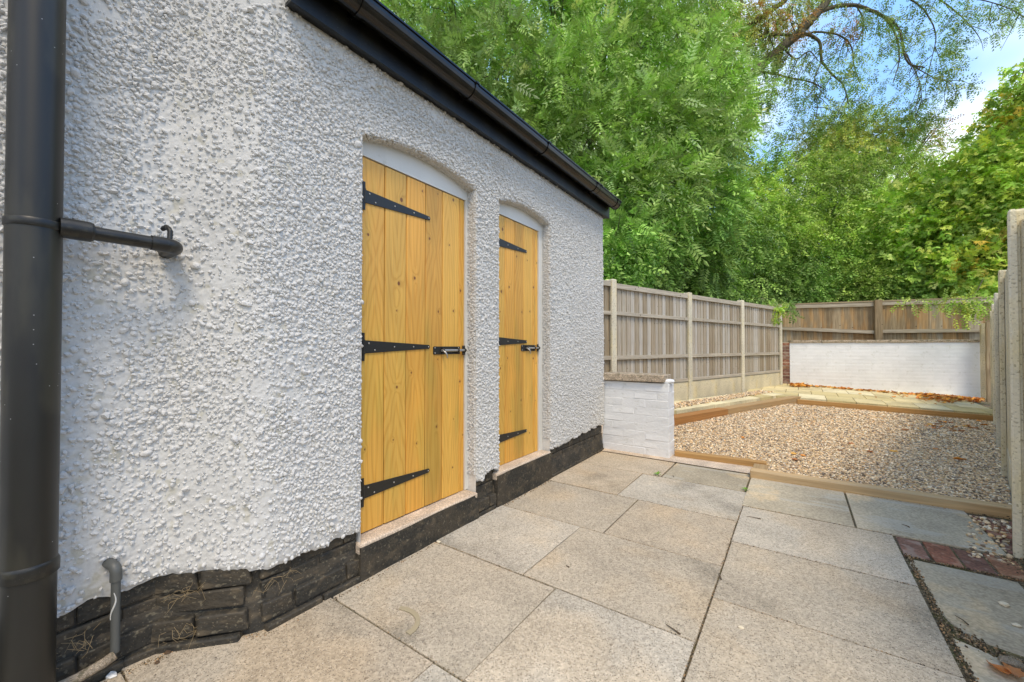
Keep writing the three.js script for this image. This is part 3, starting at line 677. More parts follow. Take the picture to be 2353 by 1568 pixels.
function buildDoor(edges, y0, y1, hingeY, strapLen, strapZ, bolt, k0) { // strapZ: pivot line of the hinges
  const door = sub('door', outhouse);
  for (let i = 0; i < edges.length - 1; i++) {
    const pl = part('plank', plankGeo(-edges[i] - 0.0019, -edges[i + 1] + 0.0019, y0, y1, k0 + i * 3, (i * 3 + k0) % PINE), M.pine, door);
    pl.position.set(DOORX + rr(-0.0006, 0.0006), y0, -(edges[i] + edges[i + 1]) / 2); pl.updateMatrix();
  }
  const backer = part('ledge', box(0.02, y1 - y0 - 0.1, edges[edges.length - 1] - edges[0] - 0.02, DOORX - 0.036, (y0 + y1) / 2, -(edges[0] + edges[edges.length - 1]) / 2), M.pine, door);
  for (const hy of hingeY) {
    const list = [strapGeo(strapLen, 0.062, 0.02)]; const sp = box(0.008, 0.135, 0.013, 0.003, 0, 0.006); list.push(sp); const kn = cyl(0.006, 0.006, 0.07, 10); kn.translate(0.004, 0, 0.001); list.push(kn);
    const h = part('hinge', merge(list), M.iron, door); h.position.set(DOORX + 0.0012, hy, strapZ);
    const sg = [[0.026, 0.017], [0.06, -0.016], [0.178, 0], [0.305, 0], [strapLen - 0.011, 0]].map(([a, b]) => screw(-a, b));
    for (const q of sg) { const s = part('screw', q, M.steel, door); s.position.copy(h.position); }
  }
  // brenton bolt
  const [bz0, bz1, by] = bolt, L = bz0 - bz1;
  const pg = []; const plate = new THREE.Shape(); const hw = 0.023; plate.moveTo(0.005, -hw); plate.lineTo(L - 0.045, -hw); plate.lineTo(L - 0.045, hw); plate.lineTo(0.005, hw); plate.lineTo(0, hw - 0.005); plate.lineTo(0, -hw + 0.005); plate.closePath();
  const e = new THREE.ExtrudeGeometry(plate, { depth: 0.003, bevelEnabled: false }); e.rotateY(Math.PI / 2); pg.push(e);
  for (const a of [0.068, L - 0.075]) { const r = new THREE.TorusGeometry(0.011, 0.0042, 8, 14); r.translate(0.012, 0, -a); pg.push(r); const b2 = box(0.006, 0.038, 0.012, 0.004, 0, -a); pg.push(b2); }
  const keep = rbox(0.006, 0.058, 0.022, 0.002, 0.004, 0, -L + 0.014); pg.push(keep); const kr = new THREE.TorusGeometry(0.010, 0.004, 8, 14); kr.translate(0.013, 0, -L + 0.014); pg.push(kr);
  const b = part('bolt_plate', merge(pg), M.iron, door); b.position.set(DOORX + 0.001, by, bz0);
  const rod = cyl(0.0072, 0.0072, L - 0.055, 14); rod.rotateX(Math.PI / 2); rod.translate(0.013, 0, -L / 2 - 0.03);
  const hd = tube([V3(0.013, 0, -0.066), V3(0.03, -0.012, -0.071), V3(0.036, -0.028, -0.078), V3(0.03, -0.044, -0.086)], [0.006, 0.0055, 0.005, 0.004], 8);
  const rb = part('bolt_rod', merge([rod, hd]), M.steel, door); rb.position.copy(b.position);
  for (const [a, c] of [[0.012, 0.015], [0.012, -0.015], [L - 0.014, 0.022], [L - 0.014, -0.022], [L - 0.06, 0.015]]) { const sc = part('screw', screw(-a, c), M.steel, door); sc.position.copy(b.position); }
  return door;
}
buildDoor([1.166, 1.303, 1.442, 1.578, 1.711, 1.856], 0.164, 1.962, [1.775, 1.049, 0.356], 0.425, -1.182, [-1.634, -1.903, 1.028], 1);
buildDoor([2.205, 2.335, 2.458, 2.577, 2.708, 2.748], 0.222, 1.974, [1.780, 1.088, 0.410], 0.430, -2.182, [-2.533, -2.783, 1.040], 4);
// frames: stained post on the closing side, white painted edge, white head board
function stainedPost(z0, z1, y0, y1, k, x) { const g = plankGeo(z0, z1, y0, y1, k, k % PINE); g.translate(x, y0, (z0 + z1) / 2); return g; }
{
  const F = (g, m) => part('door_frame', g, m, outhouse);
  F(stainedPost(-1.8605, -1.904, 0.160, 1.964, 2, DOORX - 0.004), M.pine); F(boxUV(box(0.07, 1.86, 0.034, DOORX - 0.030, 1.09, -1.9215)), M.whitewood); F(boxUV(box(0.07, 1.9, 0.035, DOORX - 0.032, 1.08, -1.143)), M.pine);
  F(stainedPost(-2.752, -2.784, 0.220, 1.976, 5, DOORX - 0.004), M.pine); F(boxUV(box(0.07, 1.86, 0.06, DOORX - 0.030, 1.09, -2.8145)), M.whitewood); F(boxUV(box(0.07, 1.9, 0.03, DOORX - 0.032, 1.08, -2.186)), M.pine);
  const head = (o, y) => {
    const pts = [[-o.z0 + 0.0, y], [-o.z1, y]]; for (let i = 20; i >= 0; i--) { const z = lerp(o.z0, o.z1, i / 20); pts.push([-z, archTop(o, z) + 0.02]); }
    const g = new THREE.ExtrudeGeometry(new THREE.Shape(pts.map(p => new THREE.Vector2(p[0], p[1]))), { depth: 0.03, bevelEnabled: false }); g.rotateY(Math.PI / 2); g.translate(DOORX - 0.024, 0, 0); part('head_board', boxUV(g), M.whitewood, outhouse);
  };
  head(openings[0], 1.9675); head(openings[1], 1.9795);
}
// ---- eaves
{
  const z0 = -0.772, z1 = -4.005, L = z0 - z1, zc = (z0 + z1) / 2;
  part('fascia', boxUV(box(0.022, 0.20, L, -1.591, 2.478, zc), 0.1, 0.1), M.fascia, outhouse);
  part('soffit', boxUV(box(0.10, 0.014, L - 0.006, -1.652, 2.390, zc), 0.3, 0.6), M.fascia, outhouse);
  // half round gutter with a square lower lip, hung on brackets
  const gut = sub('gutter', outhouse), R = 0.056, cx = -1.578 + R + 0.006, cy = 2.518, prof = [];
  for (let i = 0; i <= 14; i++) { const a = Math.PI + i / 14 * Math.PI; prof.push([Math.cos(a) * R, Math.sin(a) * R * 1.05]); }
  const outP = [[-R - 0.002, 0.012], ...prof, [R, 0.012], [R + 0.006, 0.014], [R + 0.006, 0.006]];
  const rail = (pts, th, za, zb, grow = 0) => {
    const s = new THREE.Shape(); const n = pts.length, off = pts.map(([x, y]) => [x * (1 - th / R), y * (1 - th / R) + 0.0]);
    pts.forEach(([x, y], i) => i ? s.lineTo(x * (1 + grow), y * (1 + grow)) : s.moveTo(x * (1 + grow), y * (1 + grow))); for (let i = n - 1; i >= 0; i--) s.lineTo(off[i][0], off[i][1]); s.closePath();
    const g = new THREE.ExtrudeGeometry(s, { depth: za - zb, bevelEnabled: false }); g.translate(cx, cy, zb); return g;
  };
  const smooth = g => { const q = boxUV(g, 0.2, 0.1); return q; };
  part('channel', smooth(rail(outP, 0.004, -0.772, -3.995)), M.gutter, gut);
  const bz = [-1.02, -1.735, -2.545, -3.42, -3.50, -3.93];
  for (const z of bz) {
    const g = merge([rail(outP, 0.001, z + 0.012, z - 0.012, 0.09), box(0.012, 0.05, 0.024, -1.577, cy - 0.02, z)]);
    part('bracket', smooth(g), M.gutter, gut);
  }
  part('joint', smooth(rail(outP, 0.001, -3.415, -3.505, 0.055)), M.gutter, gut);
  part('stop_end', boxUV((() => { const s = new THREE.Shape(outP.map(p => new THREE.Vector2(p[0] * 1.05, p[1] * 1.05))); const g = new THREE.ExtrudeGeometry(s, { depth: 0.012, bevelEnabled: false }); g.translate(cx, cy, -4.006); return g; })()), M.gutter, gut);
}
// ================================================================ PIPES
{
  const p = thing('soil_pipe', 'thick black plastic soil pipe running up the roughcast wall', 'pipe', undefined, V3(-1.72, 0, -0.155));
  const seg = (r0, r1, y0, y1, name) => { const g = cyl(r0, r1, y1 - y0, 48); g.translate(0, (y0 + y1) / 2, 0); const q = g.attributes.uv; for (let i = 0; i < q.count; i++) q.setXY(i, q.getX(i) * 0.33, q.getY(i) * (y1 - y0)); return part(name, g, M.plastic, p); };
  seg(0.0525, 0.0525, -0.02, 0.44, 'pipe_length'); seg(0.0535, 0.0535, 0.44, 1.375, 'pipe_length'); seg(0.0528, 0.0528, 1.375, 3.2, 'pipe_length');
  const ring = new THREE.LatheGeometry([[0.0526, 0], [0.0575, 0.003], [0.0578, 0.03], [0.056, 0.036], [0.0536, 0.040]].map(a => new THREE.Vector2(...a)), 48); ring.translate(0, 0.425, 0); part('socket_rim', ring, M.plastic, p);
  const st = new THREE.LatheGeometry([[0.0534, 0], [0.0565, 0.001], [0.0572, 0.012], [0.0565, 0.021], [0.0528, 0.024]].map(a => new THREE.Vector2(...a)), 48); st.translate(0, 1.374, 0); part('boss_strap', st, M.plastic, p);
  const w = thing('waste_pipe', 'thin black waste pipe joining the thick soil pipe from the wall', 'pipe', undefined, V3(-1.705, 1.386, -0.2));
  const c1 = cyl(0.029, 0.029, 0.062, 28); c1.rotateX(Math.PI / 2); c1.translate(0, 0.002, -0.03); const c2 = cyl(0.0262, 0.029, 0.006, 28); c2.rotateX(Math.PI / 2); c2.translate(0, 0.002, -0.064);
  part('coupling', merge([c1, c2]), M.plastic, w);
  const c3 = cyl(0.0205, 0.0205, 0.17, 24); c3.rotateX(Math.PI / 2); c3.translate(0, 0, -0.14); part('pipe_length', c3, M.plastic, w);
  const bend = [], rad = []; for (let i = 0; i <= 8; i++) { const a = i / 8 * Math.PI / 2; bend.push(V3(-0.034 * (1 - Math.cos(a)), 0, -0.232 - 0.034 * Math.sin(a))); rad.push(0.0238); }
  part('elbow', merge([tube([V3(0, 0, -0.198), ...bend, V3(-0.14, 0, -0.268)], [0.0238, ...rad, 0.0238], 24)]), M.plastic, w);
  const o = thing('overflow_tube', 'small ribbed black overflow tube rising from the waste pipe elbow', 'tube', undefined, V3(-1.728, 1.405, -0.452));
  const tp = [], tr = []; for (let i = 0; i <= 26; i++) { const t = i / 26, y = Math.min(t * 1.3, 1) * 0.046, k = Math.max(0, t - 0.62) / 0.38; tp.push(V3(-0.035 * k - 0.01 * t, y + 0.006 * Math.sin(k * 3.1), -0.004 * t + 0.012 * k)); tr.push(0.0072 + (i % 3 === 0 ? 0.0014 : 0)); }
  part('tube_length', tube(tp, tr, 14), M.plastic, o);
  const d = thing('drain_pipe', 'thin grey overflow pipe with a white paint smear dropping down the black plinth', 'pipe', undefined, V3(-1.783, 0, -0.341));
  const dp = cyl(0.0118, 0.0118, 0.25, 20); dp.translate(0, 0.205, 0); part('pipe_length', dp, M.greypipe, d);
  const eb = [], er = []; for (let i = 0; i <= 8; i++) { const a = i / 8 * Math.PI / 2; eb.push(V3(-0.02 * (1 - Math.cos(a)), 0.33 + 0.02 * Math.sin(a), 0.006 * (1 - Math.cos(a)))); er.push(0.0152); }
  part('elbow', tube([V3(0, 0.305, 0), ...eb, V3(-0.09, 0.35, 0.012)], [0.0152, ...er, 0.0152], 20), M.greypipe, d);
  const sm = []; for (let i = 0; i <= 16; i++) { const t = i / 16, a = -0.55 + 0.5 * Math.sin(t * 5.2) - t * 0.35; sm.push(V3(0.0121 * Math.cos(a), 0.272 - t * 0.085, -0.0121 * Math.sin(a) * 1)); }
  part('paint_smear', tube(sm, sm.map((_, i) => 0.0018 * (0.6 + 0.8 * Math.sin(i / 16 * 3.1))), 6), M.whitewood, d);
  const lo = thing('ground_pipe', 'dusty grey pipe lying along the foot of the black plinth', 'pipe', undefined, V3(-1.775, 0.045, -0.335));
  part('pipe_length', tube([V3(0, 0.03, -0.005), V3(0.0, 0.02, 0.02), V3(0.004, 0.012, 0.08), V3(0.006, 0.01, 0.5)], [0.0145, 0.0145, 0.0145, 0.0145], 18), M.coping, lo);
}
// ================================================================ PIER
{
  const p = thing('garden_pier', 'short white painted brick wall with a mossy concrete coping beside outhouse corner', 'wall', undefined, V3(-1.30, 0, -4.065));
  // painted bricks: thick paint, shallow joints
  const W = 0.655, x0 = -0.345, zf = 0.10;
  part('core', boxUV(jitter(new THREE.BoxGeometry(W - 0.004, 0.73, 0.2075, 18, 22, 2).translate(x0 + W / 2, 0.335, 0), 0.003, 4, 16)), M.paint, p);
  const vs = [0, 1, 2, 3].map(v => boxUV(jitter(new RoundedBoxGeometry(0.217, 0.0765, 0.21, 4, 0.007), 0.010, 40 + v * 5, 22), v * 0.3, v * 0.17));
  const hs = [0, 1].map(v => boxUV(jitter(new RoundedBoxGeometry(0.1085, 0.0765, 0.21, 4, 0.007), 0.010, 90 + v * 5, 22), v * 0.3, v * 0.17));
  for (let c = 0; c < 9; c++) {
    const y = 0.036 + c * 0.0775; let x = x0; let first = c % 2;
    while (x < x0 + W - 0.03) {
      const hf = first || x0 + W - x < 0.16; first = 0; const w = Math.min(hf ? 0.109 : 0.2185, x0 + W - x);
      const b = part('brick', hf ? pick(hs) : pick(vs), M.paint, p); b.position.set(x + w / 2, y, 0); b.scale.x = w / (hf ? 0.109 : 0.2185); b.rotation.y = (rnd() < 0.5 ? Math.PI : 0); x += w;
    }
  }
  const cop = jitter(new RoundedBoxGeometry(0.62, 0.068, 0.27, 5, 0.012), 0.012, 5, 26); cop.translate(-0.033, 0.745, 0.0);
  part('coping', boxUV(cop), M.coping, p);
  const lump = jitter(new THREE.SphereGeometry(0.05, 10, 8), 0.02, 9, 20); lump.scale(1.0, 0.5, 1.5); lump.translate(0.285, 0.715, 0.02); part('mortar_lump', boxUV(lump), M.paint, p);
}
// ================================================================ BACK WALL AND FENCE
const bwL = V3(-0.14, 0, -11.22), bwR = V3(2.96, 0, -11.86), bwDir = bwR.clone().sub(bwL).normalize(), bwAng = Math.atan2(-bwDir.z, bwDir.x);
{
  const L = bwL.distanceTo(bwR);
  const w = thing('garden_wall', 'low white painted brick wall across the end of the garden', 'wall', undefined, bwL.clone()); w.rotation.y = bwAng;
  const nx = 150, ny = 60, g = new THREE.PlaneGeometry(L, 1.16, nx, ny); g.translate(L / 2, 0.56, 0); const p = g.attributes.position;
  for (let i = 0; i < p.count; i++) { const x = p.getX(i), y = p.getY(i), c = y / 0.075, row = Math.floor(c), fr = c - row, bx = x / 0.225 + (row % 2) * 0.5, fx = bx - Math.floor(bx); const m = Math.min(fr, 1 - fr) * 0.075, mx = Math.min(fx, 1 - fx) * 0.225; let h = -0.0012 * (1 - sstep(0.004, 0.024, Math.min(m, mx))) * (0.4 + hash(row, Math.floor(bx), 3)); h += (fbm(x * 0.1, y * 0.1, 20, 20, 4, 7) - 0.5) * 0.012; p.setZ(i, h); }
  g.computeVertexNormals(); part('painted_face', boxUV(g), M.whitewall, w);
  part('core', boxUV(box(L, 1.15, 0.19, L / 2, 0.55, -0.12)), M.paint, w);
  let x = 0.0; while (x < L - 0.05) { const l = Math.min(0.59, L - x); const cg = jitter(new RoundedBoxGeometry(l - 0.004, 0.055, 0.25, 4, 0.012), 0.012, Math.round(x * 9), 16); cg.translate(x + l / 2, 1.165, -0.10); part('coping_stone', boxUV(cg, x, 0.3), M.coping, w); x += l; }
  // red brick end
  const b = thing('brick_pier', 'narrow bare red brick pier at the end of white wall', 'pier', undefined, bwL.clone()); b.rotation.y = bwAng;
  const gs = [0, 1, 2].map(v => boxUV(jitter(new RoundedBoxGeometry(0.205, 0.064, 0.2, 1, 0.006), 0.006, v * 3, 24), v * 0.13, v * 0.2));
  for (let c = 0; c < 13; c++) { const k = part('brick', gs[c % 3], pick(M.brick), b); k.position.set(-0.105, 0.20 + c * 0.0755, -0.10 + rr(-0.003, 0.003)); }
  part('mortar', boxUV(box(0.195, 1.0, 0.185, -0.105, 0.65, -0.10)), M.conc[1], b);
  // feather-edge fence behind it
  const fz = -0.42, yb = 1.0;
  const bay = (xa, xb, label, n, ra, rb) => {
    const t = thing('back_fence', label, 'fence', 'fence behind the white wall', bwL.clone()); t.rotation.y = bwAng;
    const bw = (xb - xa) / n; const vs = [0, 1, 2, 3, 4, 5].map(v => { const gg = boxUV(new THREE.BoxGeometry(bw + 0.012, 1.06, 0.014), v * 0.19, v * 0.4); return gg; });
    for (let i = 0; i < n; i++) { const k = part('board', pick(vs), pick(M.back), t); k.position.set(xa + (i + 0.5) * bw + rr(-0.004, 0.004), 1.50 + rr(-0.008, 0.004), fz + rr(-0.002, 0.002)); k.rotation.y = -0.09 + rr(-0.02, 0.02); k.rotation.z = rr(-0.008, 0.008); }
    const rl = (y0, y1, h, d, name) => { const l = xb - xa, gg = boxUV(new THREE.BoxGeometry(l, h, d), 0, rr(0, 1), true); const k = part(name, gg, M.back[0], t); k.position.set((xa + xb) / 2, (y0 + y1) / 2, fz + 0.012 + d / 2); k.rotation.z = Math.atan2(y1 - y0, l); };
    rl(ra, rb, 0.075, 0.06, 'rail'); rl(2.0, 1.985, 0.085, 0.035, 'top_rail');
    const cap = part('cap', boxUV(new THREE.BoxGeometry(xb - xa, 0.028, 0.085), 0, 0.3, true), M.back[1], t); cap.position.set((xa + xb) / 2, 2.052, fz + 0.012);
  };
  const mid = 1.70;
  bay(-0.62, mid - 0.05, 'weathered brown board fence above the white wall, bay with a sloping rail', 12, 1.52, 1.37);
  bay(mid + 0.06, 4.0, 'weathered brown board fence above the white wall, shaded bay beside tall pale posts', 11, 1.385, 1.385);
  const po = single('fence_post', boxUV(rbox(0.13, 1.15, 0.10, 0.006)), M.back[2], 'brown timber post between the two bays of fence above the white wall', 'post'); po.position.set(mid, 1.50, fz + 0.075).applyAxisAngle(V3(0, 1, 0), bwAng).add(bwL); po.rotation.y = bwAng;
}
// ================================================================ LEFT FENCE
const slatVars = [0, 1, 2, 3, 4, 5, 6].map(v => boxUV(new THREE.BoxGeometry(0.120, 1.40, 0.020), v * 0.171, v * 0.37));
function concretePost(label, group, pos, h, ang, m, w = 0.105) {
  const s = new THREE.Shape(); const a = w / 2, c = 0.008, n = 0.024;      // H section with chamfered corners
  [[-a + c, -a], [a - c, -a], [a, -a + c], [a, -n], [a - 0.02, -n], [a - 0.02, n], [a, n], [a, a - c], [a - c, a], [-a + c, a], [-a, a - c], [-a, n], [-a + 0.02, n], [-a + 0.02, -n], [-a, -n], [-a, -a + c]].forEach((p, i) => i ? s.lineTo(...p) : s.moveTo(...p)); s.closePath();
  const g = new THREE.ExtrudeGeometry(s, { depth: h, bevelEnabled: true, bevelSize: 0.006, bevelThickness: 0.012, bevelOffset: -0.006, bevelSegments: 1 }); g.rotateX(-Math.PI / 2);
  const o = single('concrete_post', boxUV(g, rr(0, 2), rr(0, 2)), m, label, 'post', group); o.position.copy(pos); o.rotation.y = ang; return o;
}
{
  const base = (x, y) => hit(x, y, terraceH);
  const p2 = base(1580, 917), p4 = base(1790, 884), dir = p4.clone().sub(p2).setY(0).normalize(), ang = Math.atan2(-dir.z, dir.x);
  const onLine = x => { const r = ray(x, 800), n = V3(dir.z, 0, -dir.x), t = (n.x * p2.x + n.z * p2.z) / (n.x * r.x + n.z * r.z); return V3(r.x * t, 0, r.z * t); };
  const P = [1405, 1580.5, 1702, 1790].map(onLine); P.unshift(P[0].clone().multiplyScalar(2).sub(P[1]));
  const names = ['pale concrete fence post hidden behind the outhouse corner', 'pale concrete fence post beside the outhouse corner', 'pale concrete fence post rising behind the coping of white pier', 'pale concrete fence post between the two farther panels of grey fence', 'pale concrete corner post hung with ivy beside red brick pier'];
  const tops = [1.95, 1.95, 1.93, 1.94, 1.96];
  P.forEach((p, i) => { const y = terraceH(p.x, p.z) - 0.05; concretePost(names[i], 'concrete posts of the left fence', V3(p.x, y, p.z), tops[i] - y, ang, M.conc[i % 2 ? 0 : 2]); });
  const pl = ['grey feather edge fence panel mostly hidden behind the outhouse', 'grey feather edge fence panel behind the white pier', 'grey feather edge fence panel between pier panel and corner panel', 'grey feather edge fence panel next to the ivy covered corner post'];
  for (let i = 0; i < 4; i++) {
    const a = P[i], b = P[i + 1], L = a.distanceTo(b) - 0.07, mid = a.clone().add(b).multiplyScalar(0.5), top = Math.min(tops[i], tops[i + 1]) - 0.03;
    const t = thing('slatted_fence', pl[i], 'fence', 'panels of the left fence', V3(mid.x, 0, mid.z)); t.rotation.y = ang;
    const n = Math.round(L / 0.1), w = L / n, yb = 0.49;
    for (let k = 0; k < n; k++) { const s = part('slat', pick(slatVars), pick(M.fence), t); s.position.set(-L / 2 + (k + 0.5) * w, (yb + top) / 2 + rr(-0.004, 0.004), rr(-0.002, 0.002) - 0.012); s.scale.set(1, (top - yb - 0.02) / 1.40, 1); s.rotation.y = 0.13 + rr(-0.04, 0.04); }
    const rl = (y, h, d, name, zz = 0.02) => { const g = boxUV(rbox(L, h, d, 0.003), rr(0, 1), rr(0, 1), true); const r = part(name, g, M.fence[3], t); r.position.set(0, y, zz); r.rotation.z = rr(-0.002, 0.002); };
    rl(1.505, 0.05, 0.032, 'rail'); rl(0.90, 0.055, 0.032, 'rail'); rl(yb + 0.02, 0.05, 0.03, 'rail'); rl(top - 0.02, 0.07, 0.05, 'top_rail', 0.01);
    const gb = boxUV(rbox(L + 0.03, 0.32, 0.045, 0.004), rr(0, 2), rr(0, 2)); const g = single('gravel_board', gb, M.conc[1], ['concrete gravel board under the hidden fence panel', 'concrete gravel board under the fence panel behind white pier', 'concrete gravel board under the middle fence panel of the grey fence', 'concrete gravel board under the fence panel by ivy covered corner post'][i], 'gravel board', 'gravel boards of the left fence');
    g.position.set(mid.x, 0.315, mid.z); g.rotation.y = ang;
  }
}
// ================================================================ RIGHT FENCE
{
  const d = V3(0.2438, 0, -0.9698), ang = Math.atan2(-d.z, d.x);
  const P = [0, 1, 2, 3, 4].map(k => V3(0.945, 0, -3.17).addScaledVector(d, 1.93 * k)), hs = [1.735, 1.665, 1.645, 1.655, 1.66];
  const lab = ['tall speckled concrete fence post standing at the brick pavers', 'concrete fence post beside gravel, second after the post at brick pavers', 'concrete fence post beside gravel, third after the post at brick pavers', 'concrete fence post at the timber board of the terrace', 'concrete fence post beside the terrace slabs'];
  P.forEach((p, i) => concretePost(lab[i], 'concrete posts of the right fence', V3(p.x, -0.12, p.z), hs[i] + 0.12, ang, M.conc[i % 3]));
  P.unshift(P[0].clone().add(V3(0.04, 0, 1.93)));
  const ord = ['bay nearest the pavers', 'bay beside the near edge of the gravel', 'bay beside the middle of the gravel', 'bay beside the far edge of the gravel', 'bay beside the terrace'];
  for (let i = 0; i < 5; i++) {
    const a = P[i], b = P[i + 1], ang2 = Math.atan2(a.z - b.z, b.x - a.x), L = a.distanceTo(b) - 0.075, mid = a.clone().add(b).multiplyScalar(0.5), top = (i ? Math.min(hs[i - 1], hs[i]) : hs[0]) - 0.05;
    const t = thing('slatted_fence', 'closeboard fence with brown rails, ' + ord[i], 'fence', 'panels of the right fence', V3(mid.x, 0, mid.z)); t.rotation.y = ang2;
    const n = 18, w = L / n; for (let k = 0; k < n; k++) { const s = part('slat', pick(slatVars), pick(M.conc), t); s.position.set(-L / 2 + (k + 0.5) * w, (0.24 + top) / 2, -0.006); s.scale.set(1, (top - 0.24) / 1.4, 1); s.rotation.y = 0.1; }
    for (const y of [0.36, 0.92, top - 0.06]) { const r = part('rail', boxUV(rbox(L, 0.065, 0.036, 0.004), rr(0, 1), rr(0, 1), true), M.newwood, t); r.position.set(0, y, 0.028); }
    const gb = single('gravel_board', boxUV(rbox(L + 0.03, 0.36, 0.045, 0.004), rr(0, 2), rr(0, 2)), M.conc[0], 'concrete gravel board under the right fence, ' + ord[i], 'gravel board', 'gravel boards of the right fence'); gb.position.set(mid.x, 0.05, mid.z); gb.rotation.y = ang2;
  }
  // two short posts at the end of the white wall
  const q = hit(2257, 917, 0.03); const s1 = single('fence_post', boxUV(rbox(0.09, 1.52, 0.09, 0.008)), M.conc[1], 'short pale post standing against the end of the white wall', 'post'); s1.position.set(q.x + 0.03, 0.74, q.z + 0.02);
  const q2 = hit(2266, 919, 0.03); const s2 = single('fence_post', boxUV(jitter(new THREE.BoxGeometry(0.13, 1.52, 0.08, 3, 12, 2), 0.02, 3, 8)), M.back[3], 'short cracked timber post between the white wall end and concrete posts', 'post'); s2.position.set(q2.x + 0.06, 0.75, q2.z + 0.05);
}
// ================================================================ TREES AND SHRUBS
function leafTris(pos, b, t, side, L, w, fold) {   // one folded leaf from point b along t
  const n = V3().crossVectors(side, t).normalize(), tip = b.clone().addScaledVector(t, L), m = b.clone().addScaledVector(t, L * 0.42);
  const l = m.clone().addScaledVector(side, w / 2).addScaledVector(n, fold * w), r = m.clone().addScaledVector(side, -w / 2).addScaledVector(n, fold * w);
  tip.addScaledVector(n, -L * 0.1);
  for (const q of [b, l, m, l, tip, m, b, m, r, m, tip, r]) pos.push(q.x, q.y, q.z);
}
function sprigGeo(fn) { const pos = []; fn(pos); const g = new THREE.BufferGeometry(); g.setAttribute('position', new THREE.Float32BufferAttribute(pos, 3)); g.computeVertexNormals(); g.setAttribute('uv', new THREE.Float32BufferAttribute(new Float32Array(pos.length / 3 * 2), 2)); return g; }
const rv = a => V3(rr(-a, a), rr(-a, a), rr(-a, a));
const X1 = V3(1, 0, 0), Z1 = V3(0, 0, 1);
function ashSprig(L, l, w, pairs, droop = 0.35) {   // feather leaf along +z
  return sprigGeo(pos => {
    const P = t => V3(0, -droop * L * t * t, L * t);
    for (let i = 0; i < pairs; i++) {
      const t = 0.25 + 0.7 * i / pairs;
      for (const s of [-1, 1]) { const d = V3(s * 0.85, -0.15 + rr(-0.15, 0.15), 0.5).normalize(); leafTris(pos, P(t), d, V3(-d.z * s, 0.2, d.x * s).normalize(), l * rr(0.8, 1.1), w, 0.16); }
    }
    const d = V3(0, -0.5, 0.9).normalize(); leafTris(pos, P(0.95), d, X1.clone(), l * 1.15, w * 1.1, 0.16);
    const a = P(0), b = P(0.5), c = P(1); for (const [p, q] of [[a, b], [b, c]]) pos.push(p.x - 0.0015, p.y, p.z, p.x + 0.0015, p.y, p.z, q.x, q.y, q.z);
  });
}
function leafySprig(L, l, w, n, spread = 0.9) {     // twig with simple oval leaves
  return sprigGeo(pos => {
    for (let i = 0; i < n; i++) {
      const t = (i + 0.6) / n, b = V3(rr(-0.01, 0.01), -0.18 * L * t * t, L * t), s = i % 2 ? 1 : -1;
      const d = V3(s * spread + rr(-0.2, 0.2), -0.25 + rr(-0.35, 0.35), 0.55 + rr(-0.3, 0.3)).normalize();
      const sd = V3().crossVectors(d, V3(rr(-0.5, 0.5), 1, rr(-0.5, 0.5))).normalize();
      leafTris(pos, b, d, sd, l * rr(0.7, 1.15), w * rr(0.8, 1.1), 0.14);
    }
    pos.push(-0.002, 0, 0, 0.002, 0, 0, 0, -0.18 * L, L);
  });
}
function mapleSprig(L, l, n) {                      // lobed leaves on stalks
  return sprigGeo(pos => {
    for (let i = 0; i < n; i++) {
      const t = (i + 0.6) / n, s = i % 2 ? 1 : -1, d = V3(s * 0.8 + rr(-0.2, 0.2), -0.45 + rr(-0.3, 0.3), 0.6).normalize();
      const sd = V3().crossVectors(d, V3(rr(-0.5, 0.5), 1, rr(-0.5, 0.5))).normalize(), b = V3(0, -0.15 * L * t, L * t).addScaledVector(d, 0.04), k = l * rr(0.7, 1.15);
      const nn = V3().crossVectors(sd, d).normalize(), P = (a, r) => b.clone().addScaledVector(d, Math.cos(a) * r * k).addScaledVector(sd, Math.sin(a) * r * k).addScaledVector(nn, -r * r * 0.12 * k);
      const prof = [[-2.2, 0.35], [-1.25, 0.62], [-0.75, 0.42], [-0.55, 0.78], [-0.24, 0.5], [0, 1.0], [0.24, 0.5], [0.55, 0.78], [0.75, 0.42], [1.25, 0.62], [2.2, 0.35]];
      for (let q = 0; q < prof.length - 1; q++) { const a = P(...prof[q]), c = P(...prof[q + 1]); pos.push(b.x, b.y, b.z, a.x, a.y, a.z, c.x, c.y, c.z); }
    }
    pos.push(-0.002, 0, 0, 0.002, 0, 0, 0, -0.15 * L, L);
  });
}
const leafMat = new THREE.MeshPhysicalMaterial({ color: 0xffffff, roughness: 0.5, transmission: 0.44, thickness: 0, side: THREE.DoubleSide, ior: 1.4, specularIntensity: 0.5 });
const GEO = {
  ash: [ashSprig(0.30, 0.105, 0.040, 5), ashSprig(0.26, 0.10, 0.038, 4, 0.6), ashSprig(0.34, 0.11, 0.042, 5, 0.2)],
  oval: [leafySprig(0.30, 0.075, 0.045, 9), leafySprig(0.26, 0.07, 0.042, 8, 0.6), leafySprig(0.34, 0.08, 0.05, 10)],
  maple: [mapleSprig(0.26, 0.105, 5), mapleSprig(0.22, 0.12, 4), mapleSprig(0.3, 0.095, 6)],
  small: [leafySprig(0.26, 0.062, 0.026, 11, 1.0), leafySprig(0.20, 0.056, 0.024, 9, 0.7)],
  ivy: [mapleSprig(0.14, 0.05, 6), leafySprig(0.16, 0.045, 0.036, 8)],
};
